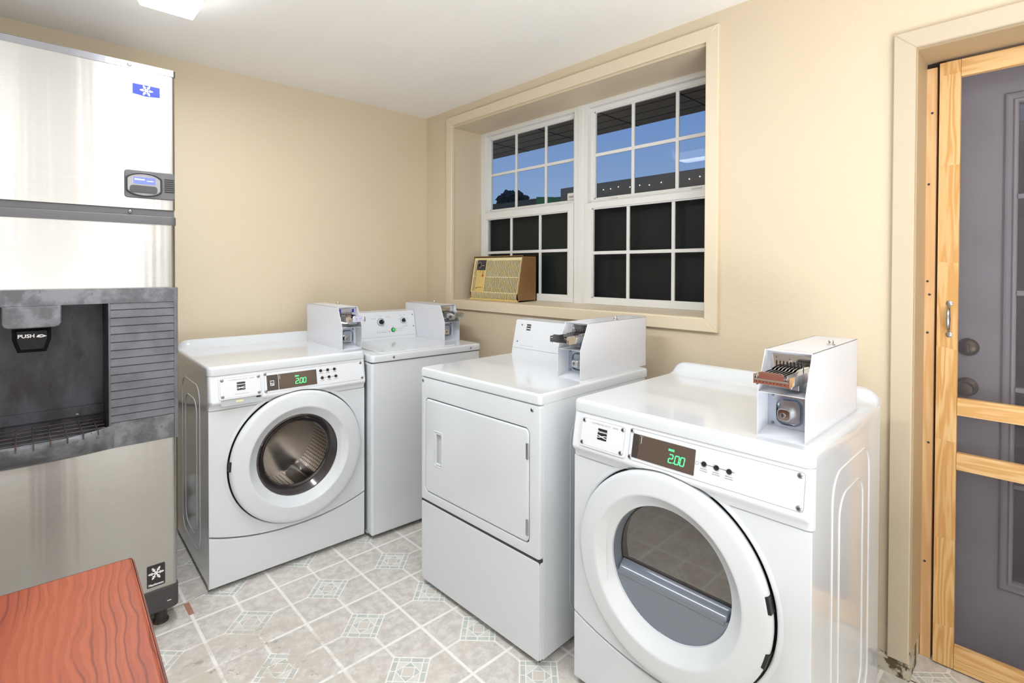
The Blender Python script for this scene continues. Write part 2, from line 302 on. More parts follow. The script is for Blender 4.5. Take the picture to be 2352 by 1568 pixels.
# ------------------------------------------------------------------ geometry helpers
I4 = Matrix.Identity(4)
MF = Matrix(((1, 0, 0, 0), (0, 0, -1, 0), (0, 1, 0, 0), (0, 0, 0, 1)))     # (u,v,w) -> front face: u right, v up, w towards -y
def T(x=0, y=0, z=0): return Matrix.Translation((x, y, z))
def RX(a): return Matrix.Rotation(a, 4, 'X')
def RY(a): return Matrix.Rotation(a, 4, 'Y')
def RZ(a): return Matrix.Rotation(a, 4, 'Z')
class G:
    def __init__(s): s.b = bmesh.new()
    def _add(s, verts, faces, Mx=I4):
        vs = [s.b.verts.new(Mx @ Vector(v)) for v in verts]
        fs = []
        for f in faces:
            try: fs.append(s.b.faces.new([vs[i] for i in f]))
            except ValueError: pass
        return vs, fs
    def box(s, x0, x1, y0, y1, z0, z1, bev=0, Mx=I4, seg=2):
        x0, x1 = min(x0, x1), max(x0, x1); y0, y1 = min(y0, y1), max(y0, y1); z0, z1 = min(z0, z1), max(z0, z1)
        vs, fs = s._add([(x0, y0, z0), (x1, y0, z0), (x1, y1, z0), (x0, y1, z0), (x0, y0, z1), (x1, y0, z1), (x1, y1, z1), (x0, y1, z1)],
                        [(0, 3, 2, 1), (4, 5, 6, 7), (0, 1, 5, 4), (1, 2, 6, 5), (2, 3, 7, 6), (3, 0, 4, 7)], Mx)
        if bev:
            es = list({e for f in fs for e in f.edges})
            bmesh.ops.bevel(s.b, geom=es, offset=bev, segments=seg, profile=.5, affect='EDGES')
        return s
    def plate(s, loops, prof, Mx=I4, back=True, front=True):
        """loops: [(u,v)...] outer then holes; prof: [(inset, w)] from back to front"""
        L = []
        for i, l in enumerate(loops):
            A = sum(l[k][0]*l[(k+1) % len(l)][1]-l[(k+1) % len(l)][0]*l[k][1] for k in range(len(l)))
            l = list(l)
            if (A < 0) == (i == 0): l.reverse()
            L.append(l)
        ends = [[], []]
        for l in L:
            n = len(l); off = []
            for k in range(n):
                a, b_, c = Vector(l[k-1]), Vector(l[k]), Vector(l[(k+1) % n])
                d1 = (b_-a).normalized(); d2 = (c-b_).normalized()
                n1 = Vector((-d1.y, d1.x)); n2 = Vector((-d2.y, d2.x)); off.append((n1+n2)/max(.35, 1+n1.dot(n2)))
            rings = []
            for ins, w in prof:
                rings.append([s.b.verts.new(Mx @ Vector((l[k][0]+off[k].x*ins, l[k][1]+off[k].y*ins, w))) for k in range(n)])
            for r0, r1 in zip(rings, rings[1:]):
                for k in range(n):
                    s.b.faces.new((r0[k], r0[(k+1) % n], r1[(k+1) % n], r1[k]))
            ends[0].append(rings[0]); ends[1].append(rings[-1])
        for side, on in ((0, back), (1, front)):
            if not on: continue
            if len(L) == 1:
                r = ends[side][0]
                try: s.b.faces.new(r if side else list(reversed(r)))
                except ValueError: pass
            else:
                es = []
                for r in ends[side]:
                    for k in range(len(r)):
                        e = s.b.edges.get((r[k], r[(k+1) % len(r)]))
                        if e: es.append(e)
                bmesh.ops.triangle_fill(s.b, use_beauty=True, edges=es)
        return s
    def prism(s, pts, axis, a, b_, Mx=I4, bev=0):
        """pts in the plane normal to axis ('x': (y,z), 'y': (x,z), 'z': (x,y))"""
        f = {'x': lambda p, t: (t, p[0], p[1]), 'y': lambda p, t: (p[0], t, p[1]), 'z': lambda p, t: (p[0], p[1], t)}[axis]
        n = len(pts)
        vs, fs = s._add([f(p, a) for p in pts]+[f(p, b_) for p in pts],
                        [tuple(range(n)), tuple(range(2*n-1, n-1, -1))]+[(k, n+k, n+(k+1) % n, (k+1) % n) for k in range(n)], Mx)
        if bev:
            es = list({e for f_ in fs for e in f_.edges}); bmesh.ops.bevel(s.b, geom=es, offset=bev, segments=2, profile=.5, affect='EDGES')
        return s
    def lathe(s, prof, Mx=I4, n=64, a0=0, a1=2*math.pi, uv=False):
        full = abs(a1-a0-2*math.pi) < 1e-6; m = n if full else n+1
        rings = []
        for r, w in prof:
            if r < 1e-6: rings.append([s.b.verts.new(Mx @ Vector((0, 0, w)))])
            else: rings.append([s.b.verts.new(Mx @ Vector((r*math.cos(a0+(a1-a0)*k/n), r*math.sin(a0+(a1-a0)*k/n), w))) for k in range(m)])
        uvl = s.b.loops.layers.uv.verify() if uv else None
        for j, (r0, r1) in enumerate(zip(rings, rings[1:])):
            for k in range(n):
                k1 = (k+1) % m
                if len(r0) == 1 and len(r1) == 1: continue
                if len(r0) == 1: f = (r0[0], r1[k1], r1[k])
                elif len(r1) == 1: f = (r0[k], r0[k1], r1[0])
                else: f = (r0[k], r0[k1], r1[k1], r1[k])
                fc = s.b.faces.new(f)
                if uv and len(f) == 4:
                    for lp, q in zip(fc.loops, ((k/n, j), ((k+1)/n, j), ((k+1)/n, j+1), (k/n, j+1))): lp[uvl].uv = (q[0], q[1]/(len(prof)-1))
        return s
    def tube(s, pts, r, n=8, Mx=I4, closed=False, squash=1):
        P = [Vector(p) for p in pts]; N = len(P); rings = []; up = None
        for i, p in enumerate(P):
            a = P[(i-1) % N] if (closed or i) else p; c = P[(i+1) % N] if (closed or i < N-1) else p
            t = (c-a).normalized()
            if up is None: up = t.orthogonal().normalized()
            up = (up-t*up.dot(t)).normalized(); w = t.cross(up)
            rr_ = r[i] if isinstance(r, (list, tuple)) else r
            rings.append([s.b.verts.new(Mx @ (p+(up*math.cos(2*math.pi*k/n)+w*math.sin(2*math.pi*k/n)*squash)*rr_)) for k in range(n)])
        for i in range(N if closed else N-1):
            a, c = rings[i], rings[(i+1) % N]
            sh = 0
            if closed and i == N-1:
                sh = min(range(n), key=lambda h: sum((a[k].co-c[(k+h) % n].co).length for k in range(n)))
            for k in range(n): s.b.faces.new((a[k], a[(k+1) % n], c[(k+1+sh) % n], c[(k+sh) % n]))
        if not closed:
            s.b.faces.new(list(reversed(rings[0]))); s.b.faces.new(rings[-1])
        return s
    def text(s, txt, size, Mx, depth=.0002, sx=1, align='CENTER', shear=0, bold=0):
        cu = bpy.data.curves.new('t', 'FONT'); cu.body = txt; cu.size = size; cu.extrude = depth; cu.align_x = align; cu.align_y = 'CENTER'
        cu.shear = shear; cu.offset = bold; cu.resolution_u = 3
        ob = bpy.data.objects.new('t', cu); me = bpy.data.meshes.new_from_object(ob)
        me.transform(Mx @ Matrix.Diagonal((sx, 1, 1, 1))); s.b.from_mesh(me)
        bpy.data.meshes.remove(me); bpy.data.objects.remove(ob); bpy.data.curves.remove(cu)
        return s
    def done(s, name, m, parent=None, ang=38, wn=True, label=None, Mx=None):
        bmesh.ops.recalc_face_normals(s.b, faces=s.b.faces)
        me = bpy.data.meshes.new(name); s.b.to_mesh(me); s.b.free()
        for p in me.polygons: p.use_smooth = True
        me.set_sharp_from_angle(angle=math.radians(ang))
        me.materials.append(m)
        o = bpy.data.objects.new(name, me); C.objects.link(o)
        if Mx is not None: o.matrix_local = Mx
        if parent: o.parent = parent
        if label: o['label'] = label
        if wn:
            w = o.modifiers.new('wn', 'WEIGHTED_NORMAL'); w.keep_sharp = True
        return o
def rr(x0, y0, x1, y1, r=.01, n=5):
    x0, x1 = min(x0, x1), max(x0, x1); y0, y1 = min(y0, y1), max(y0, y1); p = []
    for cx, cy, a in ((x1-r, y0+r, -90), (x1-r, y1-r, 0), (x0+r, y1-r, 90), (x0+r, y0+r, 180)):
        for k in range(n+1):
            t = math.radians(a+90*k/n); p.append((cx+r*math.cos(t), cy+r*math.sin(t)))
    return p
def circ(cx, cy, r, n=48, ry=None):
    return [(cx+r*math.cos(2*math.pi*k/n), cy+(ry or r)*math.sin(2*math.pi*k/n)) for k in range(n)]
def thing(name, label, cat, loc=(0, 0, 0), rz=0, group=None):
    o = bpy.data.objects.new(name, None); C.objects.link(o); o.empty_display_size = .1
    o.location = loc; o.rotation_euler = (0, 0, rz); o['label'] = label; o['category'] = cat
    if group: o['group'] = group
    return o
def struct(o, label=None):
    o['kind'] = 'structure'
    if label: o['label'] = label
    return o
def copy_of(o, parent, Mx):
    c = o.copy(); C.objects.link(c); c.parent = parent; c.matrix_local = Mx; return c

# ================================================================== THE SETTING
H = 2.3875
XL, YF = -3.3, -6.6           # left wall, wall behind the photographer
WX = .27                      # thickness of the window wall
WY0, WY1, WZ0, WZ1 = -.305, -2.05, 1.127, 2.262
DY0, DY1, DZ = -2.742, -3.64, 2.034
struct(G().box(XL, .0, YF, 0, -.06, 0).done('floor', M['floor'], wn=False))
struct(G().box(XL, WX, YF, .12, H, H+.08).done('ceiling', M['ceiling'], wn=False))
struct(G().box(XL, WX, 0, .12, -.06, H).done('wall_back', M['wall'], wn=False))
struct(G().box(XL-.12, XL, YF-.12, .12, -.06, H).done('wall_left', M['wall2'], wn=False))
struct(G().box(XL, WX, YF-.12, YF, -.06, H).done('wall_front', M['wall2'], wn=False))
g = G()
def wb(y0, y1, z0, z1, x1=WX): g.box(0, x1, y0, y1, z0, z1)
wb(0, WY0, -.06, H); wb(WY0, WY1, -.06, WZ0); wb(WY0, WY1, WZ1, H); wb(WY1, DY0, .0, H); wb(DY0, DY1, DZ, H); wb(DY1, YF, -.06, H)
struct(g.done('wall_right', M['wall'], wn=False))
dr3 = struct(G().box(-1.52, -.80, YF, YF+.045, 0, 2.08, .004).done('added_door', M['addeddoor']))  # unseen door, added as a pale streak for the steel to reflect
for z0, z1 in ((.25, .95), (1.12, 1.90)): G().box(-1.40, -.92, YF+.045, YF+.052, z0, z1, .004).done('door_panel', M['addeddoor'], dr3)
G().lathe([(.028, 0), (.014, .01), (.014, .04), (.028, .05), (.024, .07), (0, .075)], T(-.87, YF+.045, 1.0) @ Matrix.Rotation(-math.pi/2, 4, 'X'), 20).done('door_knob', M['brass'], dr3)
struct(G().box(-2.40, -2.30, YF, YF+.05, 0, H, .003).done('added_post', M['addeddoor']))  # unseen pale post, added for a narrow reflected streak in the steel
struct(G().box(-.004, .6, DY1, DY0, -.06, 0).done('floor', M['floor'], wn=False))
# window casing (picture-frame trim, mitred) and sill board
def casing(name, outer, inner, th, m, open_bottom=False):
    g = G(); (y0, z0, y1, z1), (a0, b0, a1, b1) = outer, inner
    Mx = Matrix(((0, 0, -1, 0), (1, 0, 0, 0), (0, 1, 0, 0), (0, 0, 0, 1)))    # (y, z, w) -> w towards -x
    segs = [((y0, z0), (y0, z1), (a0, b1), (a0, b0)), ((y0, z1), (y1, z1), (a1, b1), (a0, b1)), ((y1, z1), (y1, z0), (a1, b0), (a1, b1))]
    if not open_bottom: segs.append(((y1, z0), (y0, z0), (a0, b0), (a1, b0)))
    for q in segs: g.plate([q], [(0, 0), (0, th-.003), (.003, th)], Mx)
    return struct(g.done(name, m, wn=False))
casing('trim_1', (-.2567, 1.0679, -2.104, 2.329), (-.3159, 1.124, -2.0493, 2.2713), .02, M['casing'])
casing('trim_2', (-2.6844, .055, -3.70, 2.0912), (-2.7423, .055, -3.64, 2.0339), .02, M['casing2'], True)
struct(G().prism([(-.012, 1.105), (-.012, 1.1255), (.25, 1.134), (.25, 1.105)], 'y', -.3165, -2.0485).done('trim_3', M['casing'], wn=False))
# rotten stub under the door trim
g = G(); g.box(-.016, .0, -2.602, -2.744, 0, .062); g.box(-.014, .10, -2.690, -2.7445, 0, .10)
for v in g.b.verts:
    if v.co.z > .03: v.co.z += random.uniform(-.018, .01)
struct(g.done('trim_4', M['rot'], wn=False))
struct(G().box(.0, .17, -2.742, -2.7455, .08, DZ).box(.0, .17, -2.7456, DY1, DZ-.004, DZ).done('trim_5', mat('jamb_paint', (188, 164, 130), .5), wn=False))
# pale pine stop strip beside the screen door
g = G().box(.163, .19, -2.7435, -2.773, .0, 2.012, .002)
st = struct(g.done('trim_6', M['pine2']))
g = G()
for z in (1.86, 1.62, 1.29, 1.245, 1.115, .74, .33): g.lathe([(.0001, .0008), (.0035, .001), (.004, 0)], T(.1628, -2.757+.004*math.sin(z*40), z) @ RY(-math.pi/2), 10)
g.done('nail_hole', M['seam'], st)
struct(G().box(.19, .21, -2.742, -2.79, 0, DZ).done('trim_7', mat('dark_jamb_gap', (70, 62, 60), .8), wn=False))

# ---- window_1: frame, four sashes, panes, screens, sticker
g = G(); X0, X1 = .245, .30
g.box(X0, X1, -.305, -.345, 1.130, 2.262, .002); g.box(X0, X1, -2.012, -2.05, 1.130, 2.262, .002)
g.box(X0+.001, X1, -.3445, -2.0125, 2.238, 2.262); g.box(X0+.001, X1, -.3445, -2.0125, 1.1285, 1.15)
g.box(X0-.004, X1, -1.138, -1.236, 1.130, 2.262, .003); g.box(X0-.008, X0+.01, -1.168, -1.205, 1.130, 2.262, .003)
win = struct(g.done('window_1', M['vinyl']))
def sash(y0, y1, z0, z1, gy0, gy1, gz0, gz1, bars, bz, x, name='sash'):
    g = G(); t = .030
    yo, yi = max(y0, y1), min(y0, y1)
    g.box(x, x+t, y0, gy0, z0, z1, .003); g.box(x, x+t, gy1, y1, z0, z1, .003)
    g.box(x, x+t, gy0+.002, gy1-.002, z0, gz0, .003); g.box(x, x+t, gy0+.002, gy1-.002, gz1, z1, .003)
    # glazing bead
    for a, b_ in ((gy0, gy0-.006), (gy1, gy1+.006)): g.box(x+.006, x+.02, a, b_, gz0, gz1)
    for a, b_ in ((gz0, gz0+.006), (gz1, gz1-.006)): g.box(x+.006, x+.02, gy0, gy1, a, b_)
    s_ = g.done('sash', M['vinyl'], win)
    g = G()
    for b_ in bars: g.box(x+.010, x+.018, b_-.0085, b_+.0085, gz0, gz1)
    g.box(x+.009, x+.019, gy0, gy1, bz-.0085, bz+.0085)
    g.done('glazing_bar', M['vinyl'], s_)
    G().box(x+.013, x+.015, gy0, gy1, gz0, gz1).done('pane', M['glass'], s_, wn=False)
    return s_
sash(-.345, -1.138, 1.70, 2.238, -.373, -1.114, 1.729, 2.216, (-.621, -.884), 1.972, .268)
sash(-.320, -1.136, 1.134, 1.712, -.373, -1.096, 1.172, 1.668, (-.609, -.866), 1.44, .236)
sash(-1.236, -2.045, 1.69, 2.238, -1.260, -2.018, 1.724, 2.214, (-1.508, -1.762), 1.972, .268)
sash(-1.220, -2.045, 1.134, 1.702, -1.270, -2.018, 1.168, 1.668, (-1.501, -1.761), 1.42, .236)
for y in (-.43, -1.0, -1.40, -1.87): G().box(.262, .272, y-.025, y+.025, 1.716, 1.722, .002).done('sash_latch', M['vinyl'], win)
for a, b_ in ((-.345, -1.138), (-1.236, -2.02)):
    G().box(.306, .3065, a, b_, 1.14, 1.705).done('insect_screen', M['screen1'], win, wn=False)
G().box(.2795, .2805, -1.058, -1.113, 1.738, 1.778).done('sticker', M['paper'], win, wn=False, label='white sticker in the lower corner of the upper left pane')
g = G()
for k in range(9): g.box(.2785, .2796, -1.068-.0045*k, -1.0705-.0045*k, 1.75, 1.762)
g.done('sticker_print', M['ink'], win, wn=False)

# ---- door_1: grey panelled door with lights, behind the screen door
g = G(); x0, x1 = .262, .305
cols = [-2.966, -3.094, -3.102, -3.230, -3.238, -3.366]; 
zs = [.311, .6175, .6325, .932, .947, 1.246, 1.262, 1.559, 1.575, 1.871]
g.box(x0, x1, -2.80, -2.966, .02, 2.03, .002); g.box(x0, x1, -3.402, -3.62, .02, 2.03, .002)
g.box(x0, x1, -2.965, -3.403, .02, .311, 0); g.box(x0, x1, -2.965, -3.403, 1.871, 2.03, 0)
door = struct(g.done('door_1', M['greydoor']))
g = G(); Mx = Matrix(((0, 0, -1, x0), (1, 0, 0, 0), (0, 1, 0, 0), (0, 0, 0, 1)))
g.plate([[(-3.438, .276), (-2.931, .276), (-2.931, 1.906), (-3.438, 1.906)]], [(0, -.001), (.001, .006), (.006, .011), (.011, .004), (.021, .004), (.026, .011), (.033, .008), (.0345, -.03)], Mx, back=False, front=False)
for k in range(1, 9, 2): g.box(x0-.008, x0+.02, -2.966, -3.402, zs[k], zs[k+1], .002)
for k in (-3.107, -3.254): g.box(x0-.008, x0+.02, k-.008, k+.008, .311, 1.871, .002)
g.done('lite_frame', M['greydoor'], door)
G().box(x0+.012, x0+.015, -2.966, -3.402, .311, 1.871).done('glass', M['doorglass'], door, wn=False)
L = T(x0, -2.850, 1.066) @ RY(-math.pi/2)
db = G().lathe([(.030, 0), (.030, .006), (.026, .014), (.018, .018), (0, .019)], L, 32).done('deadbolt', M['brass'], door)
G().box(-.004, .004, -.014, .014, .015, .034, .002, Mx=L @ RZ(1.57)).done('thumb_turn', M['brass'], db)
L = T(x0, -2.848, .931) @ RY(-math.pi/2)
G().lathe([(.031, 0), (.031, .005), (.022, .012), (.012, .016), (.011, .034), (.020, .040), (.026, .050), (.026, .058), (.020, .066), (.010, .068), (0, .066)], L, 32).done('door_knob', M['brass'], door)

# ---- door_2: pine screen door
g = G(); x0, x1 = .150, .172
g.box(x0, x1, -2.780, -2.834, .006, 2.018, .0015)
sd = struct(g.done('door_2', M['pine']))
G().box(x0, x1, -3.566, -3.62, .006, 2.018, .0015).done('stile', M['pine'], sd)
for z0, z1 in ((1.962, 2.018), (.850, .907), (.670, .726), (.006, .084)): G().box(x0, x1, -2.8345, -3.5655, z0, z1, .0015).done('rail', M['pineh'], sd)
G().box(x1-.004, x1-.0035, -2.834, -3.566, .084, 1.962).done('insect_screen', M['screen2'], sd, wn=False)
Lh = T(x0, -2.8125, 1.166) @ RY(-math.pi/2)
g = G()
pts = [(0, 0, 0), (0, 0, 0)]
pth = []
for k in range(13):
    t = -1+2*k/12; pth.append((t*.040, 0, .003+.020*(1-t**4)))
g.tube(pth, [.0035+.002*(1-abs(-1+2*k/12)) for k in range(13)], 10, Lh, squash=1.2)
for sgn in (-1, 1): g.lathe([(.0088, 0), (.0088, .002), (.006, .004), (0, .0042)], Lh @ T(sgn*.052, 0, 0), 20); g.box(min(sgn*.036, sgn*.05), max(sgn*.036, sgn*.05), -.0028, .0028, .001, .0045, Mx=Lh)
g.done('pull_handle', M['screw'], sd, label='galvanised steel pull handle')

# ---- outside: soffit, yard, shed opposite, hills, tree
struct(G().box(WX, 1.44, -5, 3.2, 2.45, 2.60).done('trim_8', M['soffit'], wn=False), 'tan boarded soffit of the eaves outside the window')
g = G()
for k in range(1, 8): g.box(WX+.147*k, WX+.147*k+.006, -5, 3.2, 2.447, 2.451)
for k in range(14): g.box(WX, 1.44, -5+.6*k, -4.993+.6*k, 2.447, 2.451)
struct(g.done('trim_9', M['seam'], wn=False), 'dark board joints of the soffit')
struct(G().box(.61, 60, -30, 50, -.2, -.1).done('ground', M['yard'], wn=False), 'dark paved yard outside the window')
t = thing('outbuilding', 'long dark low building across the yard, seen through the right sashes', 'building', (8, -1, -.1))
G().box(8.06, 12, -10, 5.64, -.1, 3.05).done('wall', M['darkwall'], t, wn=False, Mx=T(-8, 1, .1))
G().box(7.98, 12.1, -10, 5.66, 3.0, 3.385, .01).done('roof_edge', M['roofedge'], t, wn=False, Mx=T(-8, 1, .1))
sl = None
for k in range(34):
    y = -4.0+.27*k+random.uniform(-.08, .08); P_ = T(-.06, y+1, 3.29+random.uniform(-.04, .04))
    if sl is None: sl = G().lathe([(0, -.018), (.016, 0), (0, .018)], I4, 6).done('string_light', M['bulb'], t, wn=False, Mx=P_)
    else: copy_of(sl, t, P_)
t2 = G().prism([(5.72, -.1), (7.0, -.1), (7.0, 3.36), (6.4, 3.30), (5.72, 3.12)], 'x', 8.5, 11).done('green_roof', M['hillgreen'], wn=False)
t2['label'] = 'green sloping roof left of the long building beyond the left sash'; t2['category'] = 'roof'
g = G(); n = 40; top = [(14, 7+k*.6, 4.22+.012*k+.03*math.sin(k*.9)) for k in range(n)]
for k in range(n-1):
    a, c = top[k], top[k+1]; g._add([a, c, (c[0]+5, c[1], c[2]+.3), (a[0]+5, a[1], a[2]+.3), (a[0]-.6, a[1], -.1), (c[0]-.6, c[1], -.1)], [(0, 1, 2, 3), (4, 5, 1, 0)])
g.done('hill', M['hill'], wn=False)
struct(bpy.data.objects['hill'], 'brown hillside beyond the yard')
t = thing('tree', 'dark round tree on the skyline beyond the left upper sash', 'tree', (18, 17.8, -.1))
G().tube([(0, 0, 0), (.05, 0, 2), (0, .1, 5.2)], [.2, .15, .1], 8).done('trunk', M['hill'], t)
g = G()
for k in range(70):
    a = random.uniform(0, 6.28); rr_ = random.uniform(0, .85); z = 5.15+random.uniform(-.5, .62)*(1-.6*rr_/.85)
    bmesh.ops.create_icosphere(g.b, subdivisions=1, radius=random.uniform(.12, .26), matrix=T(math.cos(a)*rr_, math.sin(a)*rr_, z))
for v in g.b.verts: v.co += Vector((random.uniform(-.08, .08), random.uniform(-.08, .08), random.uniform(-.08, .08)))
g.done('crown', M['leaf'], t, wn=False)

# ---- ceiling fixture
t = thing('ceiling_light', 'lit white fluorescent wraparound fitting on the ceiling near the ice machine', 'light', (-1.68, -1.31, H))
G().box(-.105, .105, -.61, .61, -.03, -.0005, .003).done('housing', M['lampbody'], t)
g = G(); g.prism([(-.10, -.030), (.10, -.030), (.082, -.070), (-.082, -.070)], 'y', -.600, .600)
g.done('diffuser', M['lampdiff'], t)
for s_ in (-1, 1): G().prism([(-.106, -.004), (.106, -.004), (.106, -.034), (.086, -.074), (-.086, -.074), (-.106, -.034)], 'y', s_*.600, s_*.612).done('end_cap', M['lampdiff'], t)

for lx in (-1.42, -2.27):  # unseen copies of the fitting, added for reflected streaks and fill
    c = copy_of(t, None, T(lx, -3.75, H)); c['label'] = 'added unseen light fitting over the %s part of the room behind the viewer' % ('right' if lx > -2 else 'left')
    for ch in list(t.children):
        q = copy_of(ch, c, ch.matrix_local.copy())
        if ch.name.startswith(('diffuser', 'end_cap')): q.data = ch.data.copy(); q.data.materials[0] = M['filldiff']
# ================================================================== shared appliance bits
def smallprint(g, u0, u1, v, Mx, h=.0021):
    # unreadably small print: a row of dashes with word gaps
    rnd = random.Random(int(u0*9999)); u = u0
    while u < u1:
        w = rnd.uniform(.0012, .003); g.box(u, min(u1, u+w), v-h/2, v+h/2*rnd.uniform(.5, 1), 0, .0003, Mx=Mx); u += w+.0008
SCREWS = {}
def add_screws(parent, pts, Mx, r=.0052, name='screw', m=None):
    """one small part per screw head; the heads of one size share their mesh"""
    key = (round(r, 5), name)
    for u, v in pts:
        if key not in SCREWS:
            g = G(); g.lathe([(r*1.25, 0), (r*1.2, .0006), (r, .0012), (r*.8, .0026), (0, .0030)], I4, 16)
            o = g.done(name, m or M['screw'], parent, Mx=Mx @ T(u, v, 0)); me = o.data
            b = bmesh.new(); b.from_mesh(me); nf = len(b.faces)
            for a in (.5, .5+math.pi/2):
                c = bmesh.ops.create_cube(b, size=1, matrix=T(0, 0, .0029) @ RZ(a) @ Matrix.Diagonal((.9*r, .22*r, .0008, 1)))
            b.faces.ensure_lookup_table()
            for f in b.faces[nf:]: f.material_index = 1
            b.to_mesh(me); b.free(); me.materials.append(M['dkink']); SCREWS[key] = o
        else:
            o = SCREWS[key].copy(); C.objects.link(o); o.parent = parent; o.matrix_local = Mx @ T(u, v, 0)
def seven(g, txt, x, y, h, Mx, w):
    seg = {'0': 'abcdef', '2': 'abged'}; t = h*.11; sh = .12
    for ch in txt:
        if ch == '.':
            g.box(x-.1*h, x+.02*h, y, y+t, 0, .0004, Mx=Mx); x += .12*h; continue
        W = h*.52; P = {'a': ((0, h), (W, h)), 'b': ((W, h), (W, h/2)), 'c': ((W, h/2), (W, 0)), 'd': ((0, 0), (W, 0)), 'e': ((0, 0), (0, h/2)), 'f': ((0, h/2), (0, h)), 'g': ((0, h/2), (W, h/2))}
        for k in seg[ch]:
            (a, b_), (c, d) = P[k]
            if a == c: lo, hi = min(b_, d)+t*.3, max(b_, d)-t*.3; q = [(a-t/2, lo), (a+t/2, lo), (a+t/2, hi), (a-t/2, hi)]
            else: q = [(t*.3, b_-t/2), (W-t*.3, b_-t/2), (W-t*.3, b_+t/2), (t*.3, b_+t/2)]
            g.plate([[(x+u+v*sh, y+v) for u, v in q]], [(0, 0), (0, .0004)], Mx)
        x += w
    return g
def brand_badge(parent, u, v, w, h, Mx, small=False):
    """dark rectangular badge with white name above two crossing white waves"""
    bd = G().plate([rr(u, v, u+w, v+h, w*.06, 2)], [(0, 0), (0, .0006)], Mx).done('badge', M['logo'], parent, wn=False, label='black badge with white lettering and crossing white waves')
    g = G()
    for s_ in (1, -1):
        a, b_ = [], []
        for k in range(13):
            t_ = k/12; y = v+h*(.30+s_*.10*math.cos(math.pi*t_*1.1)); th = h*(.025+.02*math.sin(math.pi*t_))
            a.append((u+w*t_, y+th)); b_.append((u+w*t_, y-th))
        g.plate([b_+a[::-1]], [(0, .0006), (0, .0009)], Mx)
    g.text('Kenmore', h*.27, Mx @ T(u+w/2, v+h*.72, .0008), .0001, sx=w/(h*1.05), bold=h*.004)
    g.done('badge_lettering', M['wink'], bd, wn=False)
    return bd

